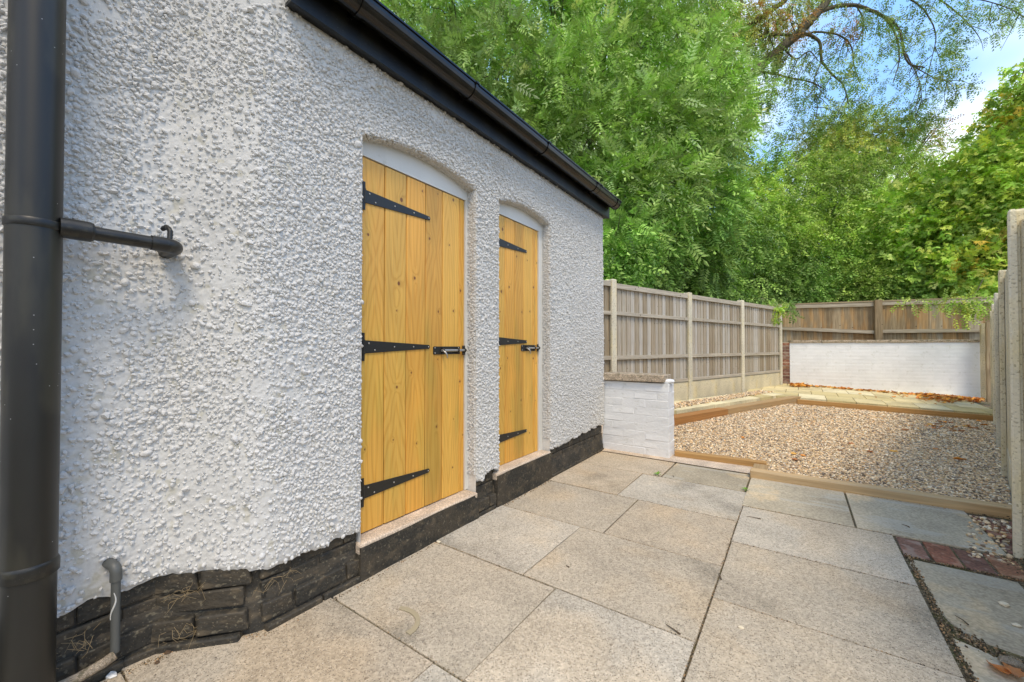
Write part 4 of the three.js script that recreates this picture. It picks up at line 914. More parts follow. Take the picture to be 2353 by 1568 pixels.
const PAL = {
  ash: [[168, 199, 103], [190, 219, 122], [145, 179, 90], [205, 231, 142], [177, 208, 112], [195, 219, 152], [158, 195, 88]],
  dark: [[138, 173, 86], [158, 193, 96], [120, 155, 78], [174, 206, 110]],
  beech: [[162, 192, 86], [186, 214, 100], [141, 175, 78], [201, 222, 119]],
  yellow: [[194, 203, 94], [211, 216, 105], [177, 195, 90], [216, 212, 113], [158, 184, 84]],
  maple: [[179, 205, 82], [199, 218, 94], [156, 190, 78], [211, 220, 100], [141, 178, 74], [166, 199, 84]],
  tall: [[136, 165, 74], [119, 150, 65], [154, 178, 86], [164, 175, 78], [128, 156, 78]],
  rust: [[196, 139, 67], [209, 156, 80], [171, 146, 74], [171, 165, 78]],
  gold: [[235, 201, 74], [226, 207, 96]],
};
// lobes: [px, py, radius px, depth, density, palette]
function foliage(parent, kind, lobes, count, size, name = 'crown', shell = 0.45, droop = 0.3) {
  const L = lobes.map(([x, y, r, d, w = 1, pal]) => ({ c: at(x, y, d), r: r / FPX * d, w: w * r * r, pal }));
  const tot = L.reduce((a, b) => a + b.w, 0), geos = GEO[kind], lists = geos.map(() => []);
  for (const l of L) {
    const n = Math.round(count * l.w / tot), hue = rr(0.88, 1.12);
    for (let i = 0; i < n; i++) {
      const a = rr(0, 6.283), cz = rr(-1, 1), s = Math.sqrt(1 - cz * cz), dir = V3(s * Math.cos(a), cz, s * Math.sin(a));
      const R = l.r * Math.pow(lerp(shell * shell * shell, 1, rnd()), 1 / 3) * (0.82 + 0.36 * vnoise(dir.x * 3 + 20 + l.c.x, dir.y * 3 + dir.z * 2.3 + 20, 999, 999, 9));
      const p = l.c.clone().addScaledVector(dir, R); if (p.y < 0.1) continue;
      lists[Math.floor(rnd() * geos.length)].push({ p, dir, pal: l.pal, hue });
    }
  }
  const m = new THREE.Matrix4(), q = new THREE.Quaternion(), c = new THREE.Color(), grp = sub(name, parent); grp.userData.kind = 'stuff';
  geos.forEach((g, k) => {
    const im = sh(new THREE.InstancedMesh(g, leafMat, lists[k].length)); im.name = 'leaves'; im.userData.kind = 'stuff';
    lists[k].forEach((e, i) => {
      const d = e.dir.clone().multiplyScalar(0.8).add(rv(0.7)); d.y -= droop; d.normalize(); q.setFromUnitVectors(Z1, d);
      q.multiply(new THREE.Quaternion().setFromAxisAngle(Z1, rr(-0.9, 0.9)));
      const s = size * rr(0.55, 1.3); m.compose(e.p, q, V3(s, s, s)); im.setMatrixAt(i, m);
      const k2 = pick(PAL[e.pal]), b = rr(0.8, 1.2) * e.hue; c.setRGB(Math.min(1, k2[0] / 255 * b), Math.min(1, k2[1] / 255 * b), Math.min(1, k2[2] / 255 * b), THREE.SRGBColorSpace); im.setColorAt(i, c);
    });
    grp.add(im);
  });
  return grp;
}
function limb(pts, r0, r1, seg = 8) {              // bent limb through points, extra wobble
  const cv = new THREE.CatmullRomCurve3(pts), n = Math.max(8, pts.length * 5), P = cv.getPoints(n), R = P.map((_, i) => lerp(r0, r1, i / n));
  P.forEach((p, i) => { if (i && i < n) p.add(rv(R[i] * 0.25)); }); return tube(P, R, seg);
}
function branches(parent, lobes, root, r, extra = 3) { // limbs from the trunk top into each lobe, with twigs
  const list = [];
  for (const [x, y, rp, d] of lobes) {
    const c = at(x, y, d), R = rp / FPX * d, mid = root.clone().lerp(c, 0.5).add(V3(rr(-0.3, 0.3), 0.4, rr(-0.3, 0.3)));
    list.push(limb([root, mid, c], r * 0.5, r * 0.14, 6));
    for (let k = 0; k < extra; k++) { const e = c.clone().add(rv(1).normalize().multiplyScalar(R * 0.95)); list.push(limb([mid.clone().lerp(c, rr(0.3, 0.9)), c.clone().lerp(e, 0.5).add(rv(0.12)), e], r * 0.12, r * 0.03, 5)); }
  }
  return list;
}
function tree(name, label, category, group, kind, lobes, count, size, base, forkY, r, o = {}) {
  const t = thing(name, label, category, group), b = V3(base[0], -0.15, base[1]), root = V3(base[0] + rr(-0.2, 0.2), forkY, base[1] + rr(-0.2, 0.2));
  part('trunk', boxUV(limb([b, b.clone().lerp(root, 0.5).add(rv(0.1)), root], r, r * 0.75, 10)), M.bark, t);
  const br = part('branches', merge(branches(t, lobes, root, r, o.twigs ?? 3)), M.bark, t); br.userData.kind = 'stuff';
  foliage(t, kind, lobes, count, size, 'crown', o.shell ?? 0.35, o.droop ?? 0.3);
  return t;
}
const xz = (px, d) => { const p = at(px, 800, d); return [p.x, p.z]; };
// feathery trees behind the outhouse and the left fence
tree('ash_tree', 'feathery green ash tree rising behind the outhouse roof', 'tree', 'trees beyond the fences', 'ash', [
  [930, 60, 130, 10.5, 1, 'ash'], [1060, 40, 120, 10, 1, 'ash'], [1000, 190, 120, 9.6, 1, 'ash'], [1150, 160, 110, 9.2, 1, 'ash'], [1120, 290, 100, 9.0, 1, 'ash'], [860, -70, 140, 11, 0.8, 'ash'], [1040, -110, 150, 10.5, 0.8, 'ash'], [1230, 330, 100, 9.4, 1, 'ash'], [1200, 440, 90, 9.6, 0.9, 'dark'], [1040, 400, 120, 10.5, 0.8, 'dark']], 6000, 1.25, xz(1060, 10.6), 4.2, 0.17);
tree('ash_tree', 'feathery green ash tree with thin stems showing above the gutter end', 'tree', 'trees beyond the fences', 'ash', [
  [1270, 60, 120, 10.5, 1, 'ash'], [1360, 180, 110, 9.8, 1, 'ash'], [1270, 210, 100, 9.4, 1, 'ash'], [1400, 40, 120, 11, 0.9, 'ash'], [1350, 320, 100, 9.0, 1, 'ash'], [1420, 430, 95, 8.8, 1, 'ash'], [1330, 470, 90, 9.2, 0.9, 'dark'], [1250, -90, 140, 11, 0.7, 'ash'], [1400, -90, 130, 11, 0.7, 'ash'], [1430, 560, 80, 8.2, 0.9, 'dark']], 6000, 1.25, xz(1330, 10.6), 3.6, 0.15);
tree('ash_tree', 'feathery green ash tree overhanging the grey fence beside the white pier', 'tree', 'trees beyond the fences', 'ash', [
  [1500, 120, 110, 10.2, 1, 'ash'], [1560, 240, 110, 9.8, 1, 'ash'], [1480, 300, 105, 9.2, 1, 'ash'], [1590, 360, 105, 9.6, 1, 'ash'], [1520, 450, 100, 9.0, 1, 'ash'], [1620, 480, 90, 9.6, 1, 'dark'], [1560, 20, 100, 10.8, 0.8, 'ash'], [1640, 140, 70, 10.8, 0.6, 'ash'], [1650, 270, 80, 10.2, 0.9, 'ash'], [1500, 560, 80, 9.2, 0.9, 'dark'], [1600, 590, 80, 9.8, 0.9, 'dark'], [1690, 210, 50, 10.4, 0.6, 'ash']], 6400, 1.25, xz(1560, 10.6), 3.4, 0.16);
// beeches and hazels across the end
tree('beech_tree', 'dark leafy tree standing behind the corner of the two fences', 'tree', 'trees beyond the fences', 'oval', [
  [1720, 470, 80, 12, 1, 'beech'], [1790, 440, 75, 12.5, 1, 'beech'], [1700, 560, 80, 11.5, 1, 'dark'], [1790, 550, 85, 12, 1, 'beech'], [1730, 640, 70, 11.5, 1, 'dark'], [1810, 630, 70, 11.8, 1, 'dark'], [1640, 620, 70, 11.5, 1, 'dark'], [1760, 380, 45, 12.5, 0.8, 'dark']], 4300, 1.2, xz(1750, 12.8), 2.6, 0.14, { droop: 0.5 });
tree('hazel_tree', 'bushy green hazel tree behind the middle of the white wall', 'tree', 'trees beyond the fences', 'oval', [
  [1870, 440, 80, 12.5, 1, 'beech'], [1950, 430, 80, 12.5, 1, 'beech'], [1880, 540, 85, 12, 1, 'beech'], [1960, 540, 85, 12, 1, 'beech'], [1900, 640, 70, 11.6, 1, 'dark'], [1980, 630, 70, 11.4, 1, 'beech'], [1930, 360, 60, 13, 0.7, 'yellow']], 4300, 1.15, xz(1920, 13), 2.4, 0.13, { droop: 0.4 });
tree('field_maple', 'yellowing small leaved tree topping the hedge below open sky', 'tree', 'trees beyond the fences', 'oval', [
  [1860, 330, 55, 15, 0.9, 'yellow'], [1930, 300, 60, 15, 0.9, 'yellow'], [2000, 310, 60, 15, 0.9, 'yellow'], [1970, 350, 70, 14.5, 1, 'yellow'], [1890, 370, 60, 14.5, 1, 'yellow'], [2050, 350, 45, 15, 0.9, 'dark'], [2080, 300, 35, 15, 0.7, 'dark'], [2110, 340, 50, 14.5, 0.8, 'yellow'], [2140, 300, 30, 15, 0.5, 'rust'], [2050, 420, 80, 14, 1, 'beech']], 5600, 0.95, xz(1970, 15), 3.2, 0.15);
tree('maple_tree', 'broad leaved yellow green maple spreading beside the tall speckled post', 'tree', 'trees beyond the fences', 'maple', [
  [2340, 300, 90, 9.6, 1, 'maple'], [2280, 400, 95, 9.6, 1, 'maple'], [2200, 440, 85, 10, 1, 'maple'], [2140, 470, 70, 10.5, 1, 'beech'], [2340, 430, 90, 9.2, 1, 'maple'], [2250, 520, 90, 9.6, 1, 'maple'], [2160, 560, 80, 10, 1, 'maple'], [2330, 560, 80, 9.4, 1, 'maple'], [2240, 620, 65, 9.3, 1, 'maple'], [2330, 220, 45, 9.6, 0.6, 'maple'], [2360, 170, 40, 9.6, 0.5, 'maple'], [2420, 330, 120, 9.6, 0.8, 'maple'], [2160, 640, 60, 9.9, 1, 'beech'], [2300, 640, 55, 9.2, 1, 'maple'], [2060, 500, 80, 11, 1, 'beech'], [2070, 600, 80, 10.8, 1, 'beech'], [2330, 260, 60, 9.6, 0.25, 'gold'], [2280, 590, 60, 9.0, 0.12, 'gold']], 8200, 0.85, xz(2290, 10.5), 2.6, 0.14, { droop: 0.45 });
// shaded undergrowth behind the fences
const hedge = [[1420, 620, 70, 8.4], [1480, 640, 70, 9.4], [1560, 650, 65, 10.4], [1640, 660, 60, 11.2]];
tree('laurel_shrub', 'dark green shrub filling the space behind the grey fence', 'shrub', 'shrubs beyond the fences', 'oval', hedge.map(h => [...h, 1, 'dark']), 4200, 1.15, xz(1520, 10), 0.9, 0.05);
tree('elder_shrub', 'dense green shrub behind the boards above the white wall', 'shrub', 'shrubs beyond the fences', 'oval', [[1760, 670, 55, 11.6, 1, 'dark'], [1850, 675, 55, 11.4, 1, 'dark'], [1940, 670, 55, 11.2, 1, 'beech'], [2020, 660, 60, 10.8, 1, 'beech'], [2100, 660, 55, 10.4, 1, 'dark']], 4500, 1.0, xz(1930, 12), 0.9, 0.05);
tree('thorn_shrub', 'dense hedge shrub standing deep behind the trees, seen through their gaps', 'shrub', 'shrubs beyond the fences', 'oval', [[1400, 520, 130, 14, 1, 'dark'], [1560, 520, 130, 15, 1, 'dark'], [1720, 560, 120, 16, 1, 'dark'], [1880, 560, 120, 16.5, 1, 'dark'], [2030, 540, 120, 16, 1, 'dark'], [2180, 540, 130, 15, 1, 'dark'], [2330, 520, 130, 14, 1, 'dark']], 6500, 1.7, xz(1850, 17), 1.6, 0.10);
tree('sycamore_tree', 'shaded tree far behind the feathery ash trees', 'tree', 'trees beyond the fences', 'oval', [[1120, 250, 180, 15, 1, 'ash'], [1330, 250, 170, 15, 1, 'ash'], [1500, 240, 140, 15, 0.9, 'ash'], [960, 60, 190, 16, 1, 'ash'], [1200, 60, 170, 16, 0.9, 'ash'], [1400, 60, 140, 16, 0.8, 'ash']], 3200, 1.8, xz(1300, 17), 4, 0.24);
// the tall old tree with arching limbs
{
  const t = thing('old_tree', 'tall old tree with arching mossy limbs and sparse hanging leaves against the sky', 'tree', 'trees beyond the fences');
  const D = 13, A = (...l) => l.map(([x, y, d = D]) => at(x, y, d)), px = w => w / FPX * D / 2 * 0.85;
  const foot = at(1655, 800, D); foot.y = -0.15;
  part('trunk', boxUV(limb([foot, at(1660, 480, D), at(1652, 260, D), at(1646, 130, D), at(1638, -10, D), at(1630, -160, D)], px(34), px(16), 12)), M.bark, t);
  const B = [
    [A([1655, 330], [1690, 215], [1738, 160], [1790, 115], [1839, 73], [1867, 42], [1905, -5], [1960, -90]), 30, 20], [A([1652, 200], [1668, 112], [1713, 66], [1776, 21], [1815, -8], [1880, -70]), 16, 10],
    [A([1655, 140], [1690, 60], [1704, 0], [1710, -60]), 10, 6], [A([1890, 26], [1925, 14], [1968, 13], [2031, 38], [2060, 60], [2072, 90], [2076, 115], [2090, 147], [2125, 155]), 11, 3.5], [A([2031, 38], [2050, 62], [2062, 92], [2066, 140], [2052, 190]), 6, 2], [A([1968, 14], [1985, 50], [1975, 90]), 4, 1.5],
    [A([1843, 75], [1881, 94], [1888, 140], [1909, 168], [1937, 195], [1950, 240]), 9, 2.5], [A([1735, 165], [1780, 170], [1811, 178], [1867, 190], [1900, 210]), 7, 2], [A([1712, 110], [1730, 90], [1755, 82], [1804, 80], [1846, 84]), 9, 6], [A([1846, 84], [1870, 74], [1930, 82], [1955, 105], [1962, 150], [1975, 190]), 6, 2],
    [A([1800, 92], [1805, 115], [1830, 135], [1860, 118], [1880, 140]), 5, 2], [A([1905, 0], [1960, -20], [2040, -30], [2140, -10], [2200, 30], [2240, 70]), 8, 2], [A([2040, -30], [2120, 20], [2150, 80], [2140, 140]), 5, 1.5], [A([2140, -10], [2230, -5], [2320, 20], [2353, 40]), 4, 1.2], [A([1888, 140], [1870, 190], [1880, 250]), 3, 1], [A([2076, 115], [2110, 180], [2120, 240]), 3, 1], [A([2090, 147], [2150, 180], [2190, 190]), 3, 1], [A([1780, 120], [1765, 60], [1780, 10]), 3, 1], [A([1830, 80], [1815, 40], [1830, -10]), 3, 1]];
  for (const [p, a, b] of B) part('branch', boxUV(limb(p, px(a), px(b), 8)), M.bark, t);
  const tw = []; const ends = [];
  for (const [p] of B.slice(3)) for (let k = 0; k < 7; k++) { const cv = new THREE.CatmullRomCurve3(p), s = cv.getPoint(rr(0.25, 1)), e = s.clone().add(V3(rr(-0.7, 0.7), rr(-1.3, 0.25), rr(-0.7, 0.7))); tw.push(limb([s, s.clone().lerp(e, 0.5).add(rv(0.1)), e], 0.014, 0.004, 4)); ends.push(e); }
  const tt = part('twigs', merge(tw), M.bark, t); tt.userData.kind = 'stuff';
  const lob = [[2250, 30, 60], [2200, 70, 55], [2150, 110, 55], [2190, 140, 50], [2110, 60, 55], [2160, 20, 60], [2120, 190, 50], [2190, 190, 40], [2050, 120, 50], [2060, 220, 45], [2120, 240, 40], [1960, 150, 45], [1930, 215, 50], [1870, 200, 55], [1830, 230, 50], [1800, 190, 45], [1960, 250, 50], [1890, 260, 50], [1800, 140, 40], [1870, 130, 40], [2010, 60, 45], [1950, 60, 45], [1900, 110, 35], [2320, 20, 35], [2030, 0, 60], [1900, -30, 70], [2200, -30, 80], [1760, 220, 40], [1990, 200, 40], [2340, -20, 50], [1770, 270, 40], [2080, 270, 35]].map(([x, y, r]) => [x, y, r, rr(12.2, 13.8), 1, 'tall']);
  const clumps = []; for (const [x, y, r, d] of lob) for (let k = 0; k < 5; k++) { const a = rr(0, 6.28), q = r * Math.sqrt(rnd()); clumps.push([x + Math.cos(a) * q, y + Math.sin(a) * q, rr(9, 20), d + rr(-0.4, 0.4), 1, 'tall']); }
  foliage(t, 'small', clumps, 2300, 1.45, 'crown', 0.05, 0.6);
  foliage(t, 'small', [[1760, 40, 45, 13, 1, 'rust'], [1830, 50, 40, 13, 1, 'rust'], [1800, 100, 35, 13, 1, 'rust'], [1940, 60, 35, 13, 1, 'rust'], [1720, 30, 35, 13, 1, 'rust']], 520, 1.2, 'withered_leaves', 0.1, 0.8);
  foliage(t, 'oval', [[1700, 30, 60, 13.3, 1, 'yellow'], [1800, 10, 60, 13.5, 1, 'yellow'], [1760, 110, 50, 13.4, 1, 'tall'], [1690, 160, 50, 12.5, 1, 'ash'], [1740, 200, 45, 12.8, 1, 'ash'], [1610, 30, 60, 12, 1, 'yellow'], [1600, 110, 50, 12, 1, 'ash'], [1680, 90, 50, 12.6, 1, 'yellow'], [1745, 60, 45, 13.2, 1, 'yellow'], [1860, -10, 50, 13.5, 1, 'yellow'], [1650, 40, 50, 12.4, 1, 'ash']], 2600, 1.0, 'inner_crown', 0.1, 0.5);
}
// ivy on the corner post, and a spray of hazel hanging over the boards
{
  const iv = thing('ivy', 'bright ivy trailing over the corner of the two fences', 'ivy');
  foliage(iv, 'ivy', [[1786, 712, 10, 8.9, 1, 'maple'], [1780, 730, 8, 8.85, 0.8, 'maple'], [1790, 702, 12, 8.95, 1, 'beech'], [1776, 738, 5, 8.85, 0.5, 'maple'], [1820, 712, 10, 9.15, 0.6, 'dark'], [1826, 725, 7, 9.1, 0.5, 'dark'], [1765, 696, 14, 9.0, 1, 'ash'], [1740, 690, 12, 8.9, 0.8, 'ash'], [1810, 697, 14, 9.3, 1, 'dark']], 260, 0.75, 'foliage', 0.2, 0.6);
  part('stem', limb([at(1770, 690, 9), at(1785, 700, 8.95), at(1788, 725, 8.88), at(1780, 740, 8.86)], 0.006, 0.002, 5), M.bark, iv);
  const hz = thing('hazel_spray', 'leafy spray hanging over the shaded boards above the white wall', 'branch');
  foliage(hz, 'oval', [[2200, 690, 22, 8.0, 1, 'maple'], [2230, 700, 20, 7.9, 1, 'maple'], [2170, 700, 15, 8.0, 0.8, 'beech'], [2215, 722, 10, 7.8, 0.6, 'maple'], [2190, 727, 8, 7.8, 0.5, 'maple'], [2250, 690, 22, 7.9, 1, 'beech'], [2130, 690, 16, 8.3, 0.7, 'beech'], [2090, 690, 16, 8.4, 0.7, 'beech'], [2270, 705, 15, 7.7, 0.7, 'maple']], 130, 0.75, 'foliage', 0.2, 0.6);
  part('stem', limb([at(2260, 640, 8.9), at(2235, 680, 8.1), at(2200, 705, 7.9), at(2180, 728, 7.8)], 0.010, 0.002, 5), M.bark, hz);
}
// ================================================================ SMALL THINGS
function curledLeaf(s, L, w) {
  const g = new THREE.PlaneGeometry(w, L, 4, 6), p = g.attributes.position;
  for (let i = 0; i < p.count; i++) { const x = p.getX(i) / w * 2, y = p.getY(i) / L * 2, k = Math.sqrt(Math.max(0, 1 - y * y)) * (1 + 0.25 * Math.sin(y * 9 + s)), X = x * w / 2 * Math.max(0.06, k); p.setXYZ(i, X, 0.25 * w * Math.abs(x) * Math.abs(x) * Math.max(0, k) + 0.12 * L * y * y * (s % 2 ? 1 : 0.4) + 0.06 * w * Math.sin(x * 4 + y * 5 + s), -y * L / 2); }
  g.computeVertexNormals(); return g;
}
const leafGeos = [0, 1, 2, 3].map(s => curledLeaf(s, 0.075, 0.05));
const dryMats = [0xe8962c, 0xcf8240, 0xe6b254, 0xb87a44, 0xdf9f62].map(c => new THREE.MeshPhysicalMaterial({ color: c, roughness: 0.7, side: THREE.DoubleSide, transmission: 0.15, thickness: 0 }));
function leaf(x, y, h, sc, mi, label, group) {
  const p = hit(x, y, h), o = single('fallen_leaf', pick(leafGeos), dryMats[mi], label, 'leaf', group); o.position.copy(p); o.position.y += 0.008; o.scale.setScalar(sc); o.rotation.set(rr(-0.25, 0.25), rr(0, 6.28), rr(-0.25, 0.25)); return o;
}
leaf(1268, 1090, 0, 0.8, 0, 'small orange leaf against the black sill of the far door');
leaf(2205, 1058, gravelH, 1.25, 0, 'large bright orange leaf lying alone on the gravel');
leaf(2298, 1182, 0, 1.2, 2, 'yellow orange leaf on the red brick beside the speckled post');
leaf(2185, 1166, 0, 1.0, 2, 'curled tan leaf against the timber board near speckled post');
leaf(2160, 1158, 0, 0.7, 3, 'small brown leaf against the long pale edging board');
leaf(2295, 1545, -0.003, 0.95, 1, 'long curled brown leaf on the soil beside broken concrete');
leaf(2330, 1555, -0.003, 0.9, 3, 'torn orange leaf on the soil beside broken concrete');
leaf(1838, 886, terraceH, 0.7, 1, 'brown leaf beside the foot of brick pier');
for (let k = 0; k < 26; k++) leaf(rr(2080, 2275), rr(965, 985) - 0 + (k % 5) * 3, gravelH, rr(0.6, 1.1), k % 5, 'dry leaf on the gravel under the terrace board', 'leaves on the gravel');
for (let k = 0; k < 14; k++) { const x = rr(1960, 2260); leaf(x, lerp(902, 935, (x - 1960) / 300) + rr(-6, 8), terraceH, rr(0.6, 1.0), k % 5, 'dry leaf scattered on the yellow terrace slabs', 'leaves on the terrace'); }
for (let k = 0; k < 9; k++) leaf(rr(1700, 2250), rr(1000, 1060), gravelH, rr(0.6, 0.9), k % 5, 'small dry leaf on the open gravel', 'small leaves on the gravel');
{ // heaps of leaves that nobody could count
  const heap = (name, label, pts) => {
    const L = pts.map(([x, y, l]) => { const p = hit(x, y, terraceH), g = pick(leafGeos).clone(), s = rr(0.7, 1.3); g.scale(s, s, s); g.rotateX(rr(-0.6, 0.6)); g.rotateZ(rr(-0.6, 0.6)); g.rotateY(rr(0, 6.28)); g.translate(p.x, p.y + 0.012 + l, p.z); const c = new THREE.Color(pick([0xe6a23e, 0xcf9450, 0xe6b860, 0xb07c48, 0xd98a44])), col = new Float32Array(g.attributes.position.count * 3); for (let i = 0; i < col.length; i += 3) { col[i] = c.r; col[i + 1] = c.g; col[i + 2] = c.b; } g.setAttribute('color', new THREE.BufferAttribute(col, 3)); return g.toNonIndexed(); });
    const o = sh(new THREE.Mesh(mergeGeometries(L), new THREE.MeshStandardMaterial({ vertexColors: true, roughness: 0.75, side: THREE.DoubleSide }))); o.name = name; o.userData.kind = 'stuff'; o.userData.label = label; o.userData.category = 'leaves'; scene.add(o);
  };
  const p1 = []; for (let k = 0; k < 300; k++) { const t = rnd(), x = lerp(2110, 2260, Math.pow(t, 0.9)), yb = lerp(906, 922, (x - 2090) / 170); p1.push([x, yb + Math.abs(rr(-1, 1) * rr(0.2, 1)) * (x < 2200 ? 15 : 7), rr(0, 0.035)]); }
  heap('leaf_heap', 'heap of orange and brown leaves blown against the white wall on the terrace', p1);
  const p2 = []; for (let k = 0; k < 110; k++) { const x = 1818 + 40 * Math.pow(rnd(), 1.3); p2.push([x, 887 + (x - 1818) * 0.06 + rr(-2, 2.5), rr(0, 0.03)]); }
  heap('leaf_drift', 'small drift of red brown leaves at the foot of brick pier', p2);
  const p3 = []; for (let k = 0; k < 160; k++) { const t = rnd(), x = lerp(1860, 2250, t); p3.push([x, lerp(888, 920, t) + rr(-1, 1), rr(-0.01, 0.004)]); }
  heap('leaf_litter', 'thin line of brown litter along the foot of the white wall', p3);
}
// a dried smear on a slab, and stalks dropped on the paving
{
  const pts = [[918, 1396], [932, 1399], [945, 1404], [955, 1412], [960, 1423], [958, 1435], [950, 1446], [937, 1455]].map(([x, y]) => hit(x, y, 0.0032)), L = [], R2 = [];
  pts.forEach((p, i) => { const t = pts[Math.min(i + 1, 7)].clone().sub(pts[Math.max(i - 1, 0)]).normalize(), n = V3(t.z, 0, -t.x), w = 0.011 * (0.7 + 0.5 * hash(i, 3, 5)); L.push([p.x + n.x * w, p.z + n.z * w]); R2.unshift([p.x - n.x * w, p.z - n.z * w]); });
  single('dried_smear', boxUV(slabGeo(L.concat(R2), 0.0005, 0.0032, 0.001)), flat(0xa2967a, 0.95), 'olive brown curved smear dried on the slab before near door', 'stain');
  const tw = flat(0x5f503c, 0.9);
  [[1530, 1435, 1563, 1458, 'dark dried stalk lying across a slab joint'], [1650, 1318, 1657, 1332, 'short dark twig beside the long joint in the slabs'], [1716, 1187, 1748, 1193, 'thin twig on beige slab next to the grey slabs'], [2195, 1415, 2225, 1436, 'crossed dry stalks on slab beside the soil strip'], [1545, 1030 + 63, 1548, 1096, 'tiny twig beside the weed at small grey slab'], [2072, 1205, 2090, 1212, 'thin bent twig on beige slab before brick pavers'], [1300, 1300, 1308, 1304, 'dark crumb of twig on the slab before far door sill']].forEach(([x0, y0, x1, y1, lab]) => { const a = hit(x0, y0, 0.004), b = hit(x1, y1, 0.004); single('twig', tube([a, a.clone().lerp(b, 0.5).add(V3(0.003, 0.003, 0.004)), b], [0.0012, 0.0022, 0.003], 6), tw, lab, 'twig'); });
}
// dirt and grit caught in the joints, along the wall foot and on the soil strip
{
  const spots = [], put = (x, z, r, y = 0) => spots.push([x, y + r * 0.2, z, r]);
  const line = (x0, z0, x1, z1, n, w, r) => { for (let k = 0; k < n; k++) { const t = rnd(); put(lerp(x0, x1, t) + (rnd() + rnd() - 1) * w, lerp(z0, z1, t) + (rnd() + rnd() - 1) * w, r * rr(0.4, 1.2), -0.002); } };
  line(-0.302, -0.6, -0.302, -3.8, 700, 0.012, 0.0028); line(-0.295, -1.3, -0.295, -1.75, 260, 0.03, 0.003);
  for (const z of [-0.97, -1.568, -2.18, -2.795, -3.385]) line(-1.55, z, -0.302, z, 170, 0.008, 0.0024);
  for (const z of [-1.275, -1.888, -2.49, -3.087]) line(-0.302, z, 0.43, z, 170, 0.010, 0.0026);
  line(-1.585, -0.72, -1.60, -3.9, 900, 0.016, 0.0034); line(-1.79, -0.30, -1.76, -0.52, 260, 0.02, 0.004); line(-1.76, -0.52, -1.59, -0.72, 220, 0.018, 0.004);
  line(0.44, -1.4, 0.45, -2.85, 900, 0.018, 0.004); line(0.46, -2.2, 0.75, -1.9, 500, 0.05, 0.005); line(0.86, -3.1, 0.90, -2.6, 300, 0.06, 0.005); line(0.43, -2.82, 0.87, -2.83, 240, 0.012, 0.004);
  line(-1.62, -3.93, -1.0, -3.955, 260, 0.012, 0.004); line(-0.30, -3.78, 1.05, -3.79, 160, 0.015, 0.005);
  const g = stoneGeo(9), im = sh(new THREE.InstancedMesh(g, new THREE.MeshStandardMaterial({ color: 0xffffff, roughness: 0.95 }), spots.length)); im.name = 'joint_grit'; im.userData = { kind: 'stuff', label: 'brown dirt and grit caught in the paving joints and along the wall foot', category: 'grit' };
  const m4 = new THREE.Matrix4(), q4 = new THREE.Quaternion(), e4 = new THREE.Euler(), c = new THREE.Color();
  spots.forEach(([x, y, z, r], i) => { e4.set(rr(0, 6), rr(0, 6), rr(0, 6)); q4.setFromEuler(e4); m4.compose(V3(x, y, z), q4, V3(r, r, r)); im.setMatrixAt(i, m4); const k = pick([[92, 78, 58], [120, 102, 76], [70, 60, 46], [150, 132, 104], [176, 140, 100], [104, 92, 66]]); c.setRGB(k[0] / 255, k[1] / 255, k[2] / 255, THREE.SRGBColorSpace); im.setColorAt(i, c); });
  scene.add(im);
}
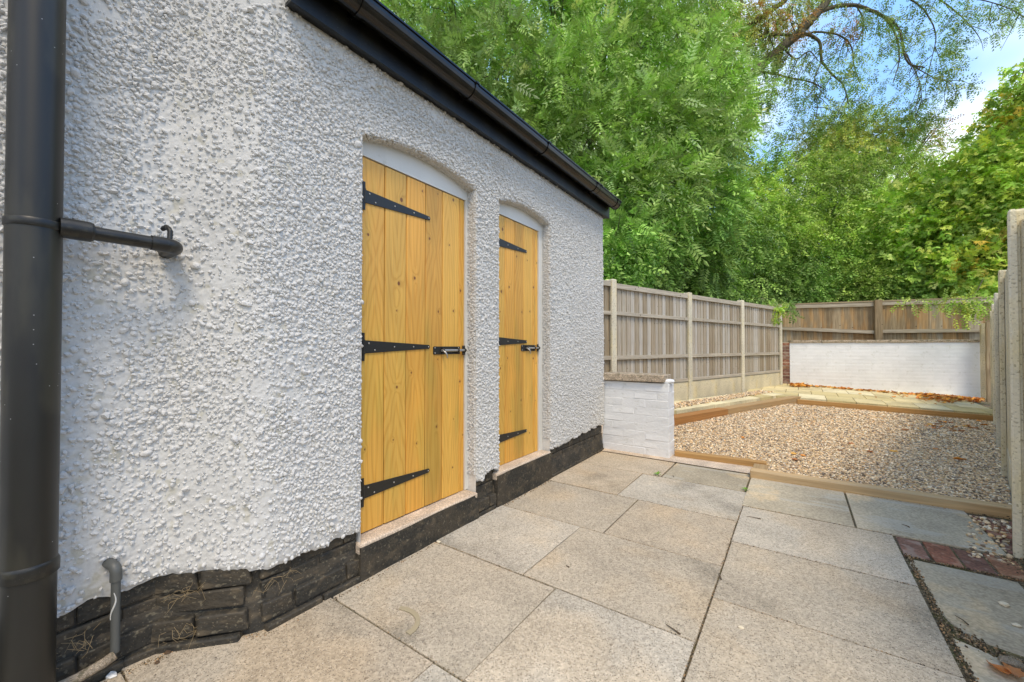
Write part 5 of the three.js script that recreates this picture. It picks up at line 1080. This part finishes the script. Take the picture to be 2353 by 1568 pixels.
// weeds
{
  const green = flat(0x6f9a2c, 0.6, { side: THREE.DoubleSide });
  const weed = (x, y, s, label) => { const p = hit(x, y, 0), t = thing('weed', label, 'weed', undefined, p); const pos = []; for (let k = 0; k < 10; k++) { const a = k * 2.4, d = V3(Math.cos(a), 0.5 + 0.4 * (k % 3), Math.sin(a)).normalize(), sd = V3(-Math.sin(a), 0, Math.cos(a)); leafTris(pos, V3(0, 0, 0).addScaledVector(d, 0.01), d, sd, s * rr(0.7, 1.2), s * 0.55, 0.1); } const g = new THREE.BufferGeometry(); g.setAttribute('position', new THREE.Float32BufferAttribute(pos, 3)); g.computeVertexNormals(); part('foliage', g, green, t); const st = cyl(0.003, 0.002, 0.02, 6); st.translate(0, 0.006, 0); part('stem', st, green, t); };
  weed(1511, 1093, 0.03, 'tiny green weed at the corner of the small grey slab beside beige slabs');
  weed(1713, 1128, 0.022, 'tiny green weed in the joint between two grey slabs');
  // dry roots and stalks hanging on the plinth
  const straw = flat(0x93805f, 0.9);
  const tuft = (x, y, z, n, L, label) => { const list = []; for (let k = 0; k < n * 0.6; k++) { const a = V3(rr(-0.005, 0.012), rr(-0.02, 0.02), rr(-0.06, 0.06)), e = a.clone().add(V3(rr(0.0, 0.03), rr(-1, 0.5) * L, rr(-1, 1) * L)); list.push(tube([a, a.clone().lerp(e, 0.5).add(rv(L * 0.3)), e], [0.0007, 0.0006, 0.0004], 4)); } const o = single('dry_root_tuft', merge(list), straw, label, 'dry roots'); o.position.set(x, y, z); o.userData.kind = 'stuff'; };
  tuft(-1.60, 0.175, -0.74, 26, 0.05, 'wispy dry roots under the edge of the roughcast beside near door');
  tuft(-1.75, 0.20, -0.52, 36, 0.05, 'tangle of dry roots on the black plinth at the bend in wall');
  tuft(-1.745, 0.075, -0.50, 22, 0.045, 'dry straw tuft at the foot of the bend in the plinth');
  tuft(-1.79, 0.16, -0.24, 34, 0.05, 'dry roots between the soil pipe and thin grey pipe');
  // bits lying about
  const bit = (name, x, y, h, r, m, label) => { const p = hit(x, y, h), g = stoneGeo(Math.round(x)); g.scale(r, r * 0.7, r); const o = single(name, g, m, label, 'stone', undefined); o.position.copy(p); o.position.y += r * 0.3; };
  const pale = flat(0xd9cdb2, 0.8), brown = flat(0x5a4632, 0.9), wht = flat(0xe6e4de, 0.6);
  bit('pebble', 1703, 1444, 0, 0.011, pale, 'pale round pebble on the slab right of the long joint');
  bit('pebble', 2308, 1392, -0.003, 0.018, pale, 'cream pebble lying on the broken grey concrete');
  bit('pebble', 1007, 1247, 0, 0.014, pale, 'crumb of pale mortar at the foot of near door sill');
  bit('pebble', 2337, 1440, -0.003, 0.014, pale, 'cream pebble at the soil edge of the broken concrete');
  bit('pebble', 384, 1502, 0, 0.012, brown, 'brown crumb of earth beside the plinth bend');
  bit('pebble', 360, 1525, 0, 0.010, brown, 'small brown crumb of earth on the slab near thin grey pipe');
  bit('pebble', 256, 1556, 0, 0.018, wht, 'white chip of plaster on the slab below thin grey pipe');
  bit('mortar_chunk', 2325, 1530, -0.003, 0.035, M.coping, 'grey chunk of old mortar on soil beside broken concrete');
  bit('pebble', 1925, 1123, 0.0, 0.012, flat(0xa85a28, 0.6), 'rust orange pebble against the long pale edging board');
  bit('pebble', 1904, 1122, 0.0, 0.010, wht, 'white crumb beside the rust orange pebble at edging board');
}
renderer.render(scene, camera);
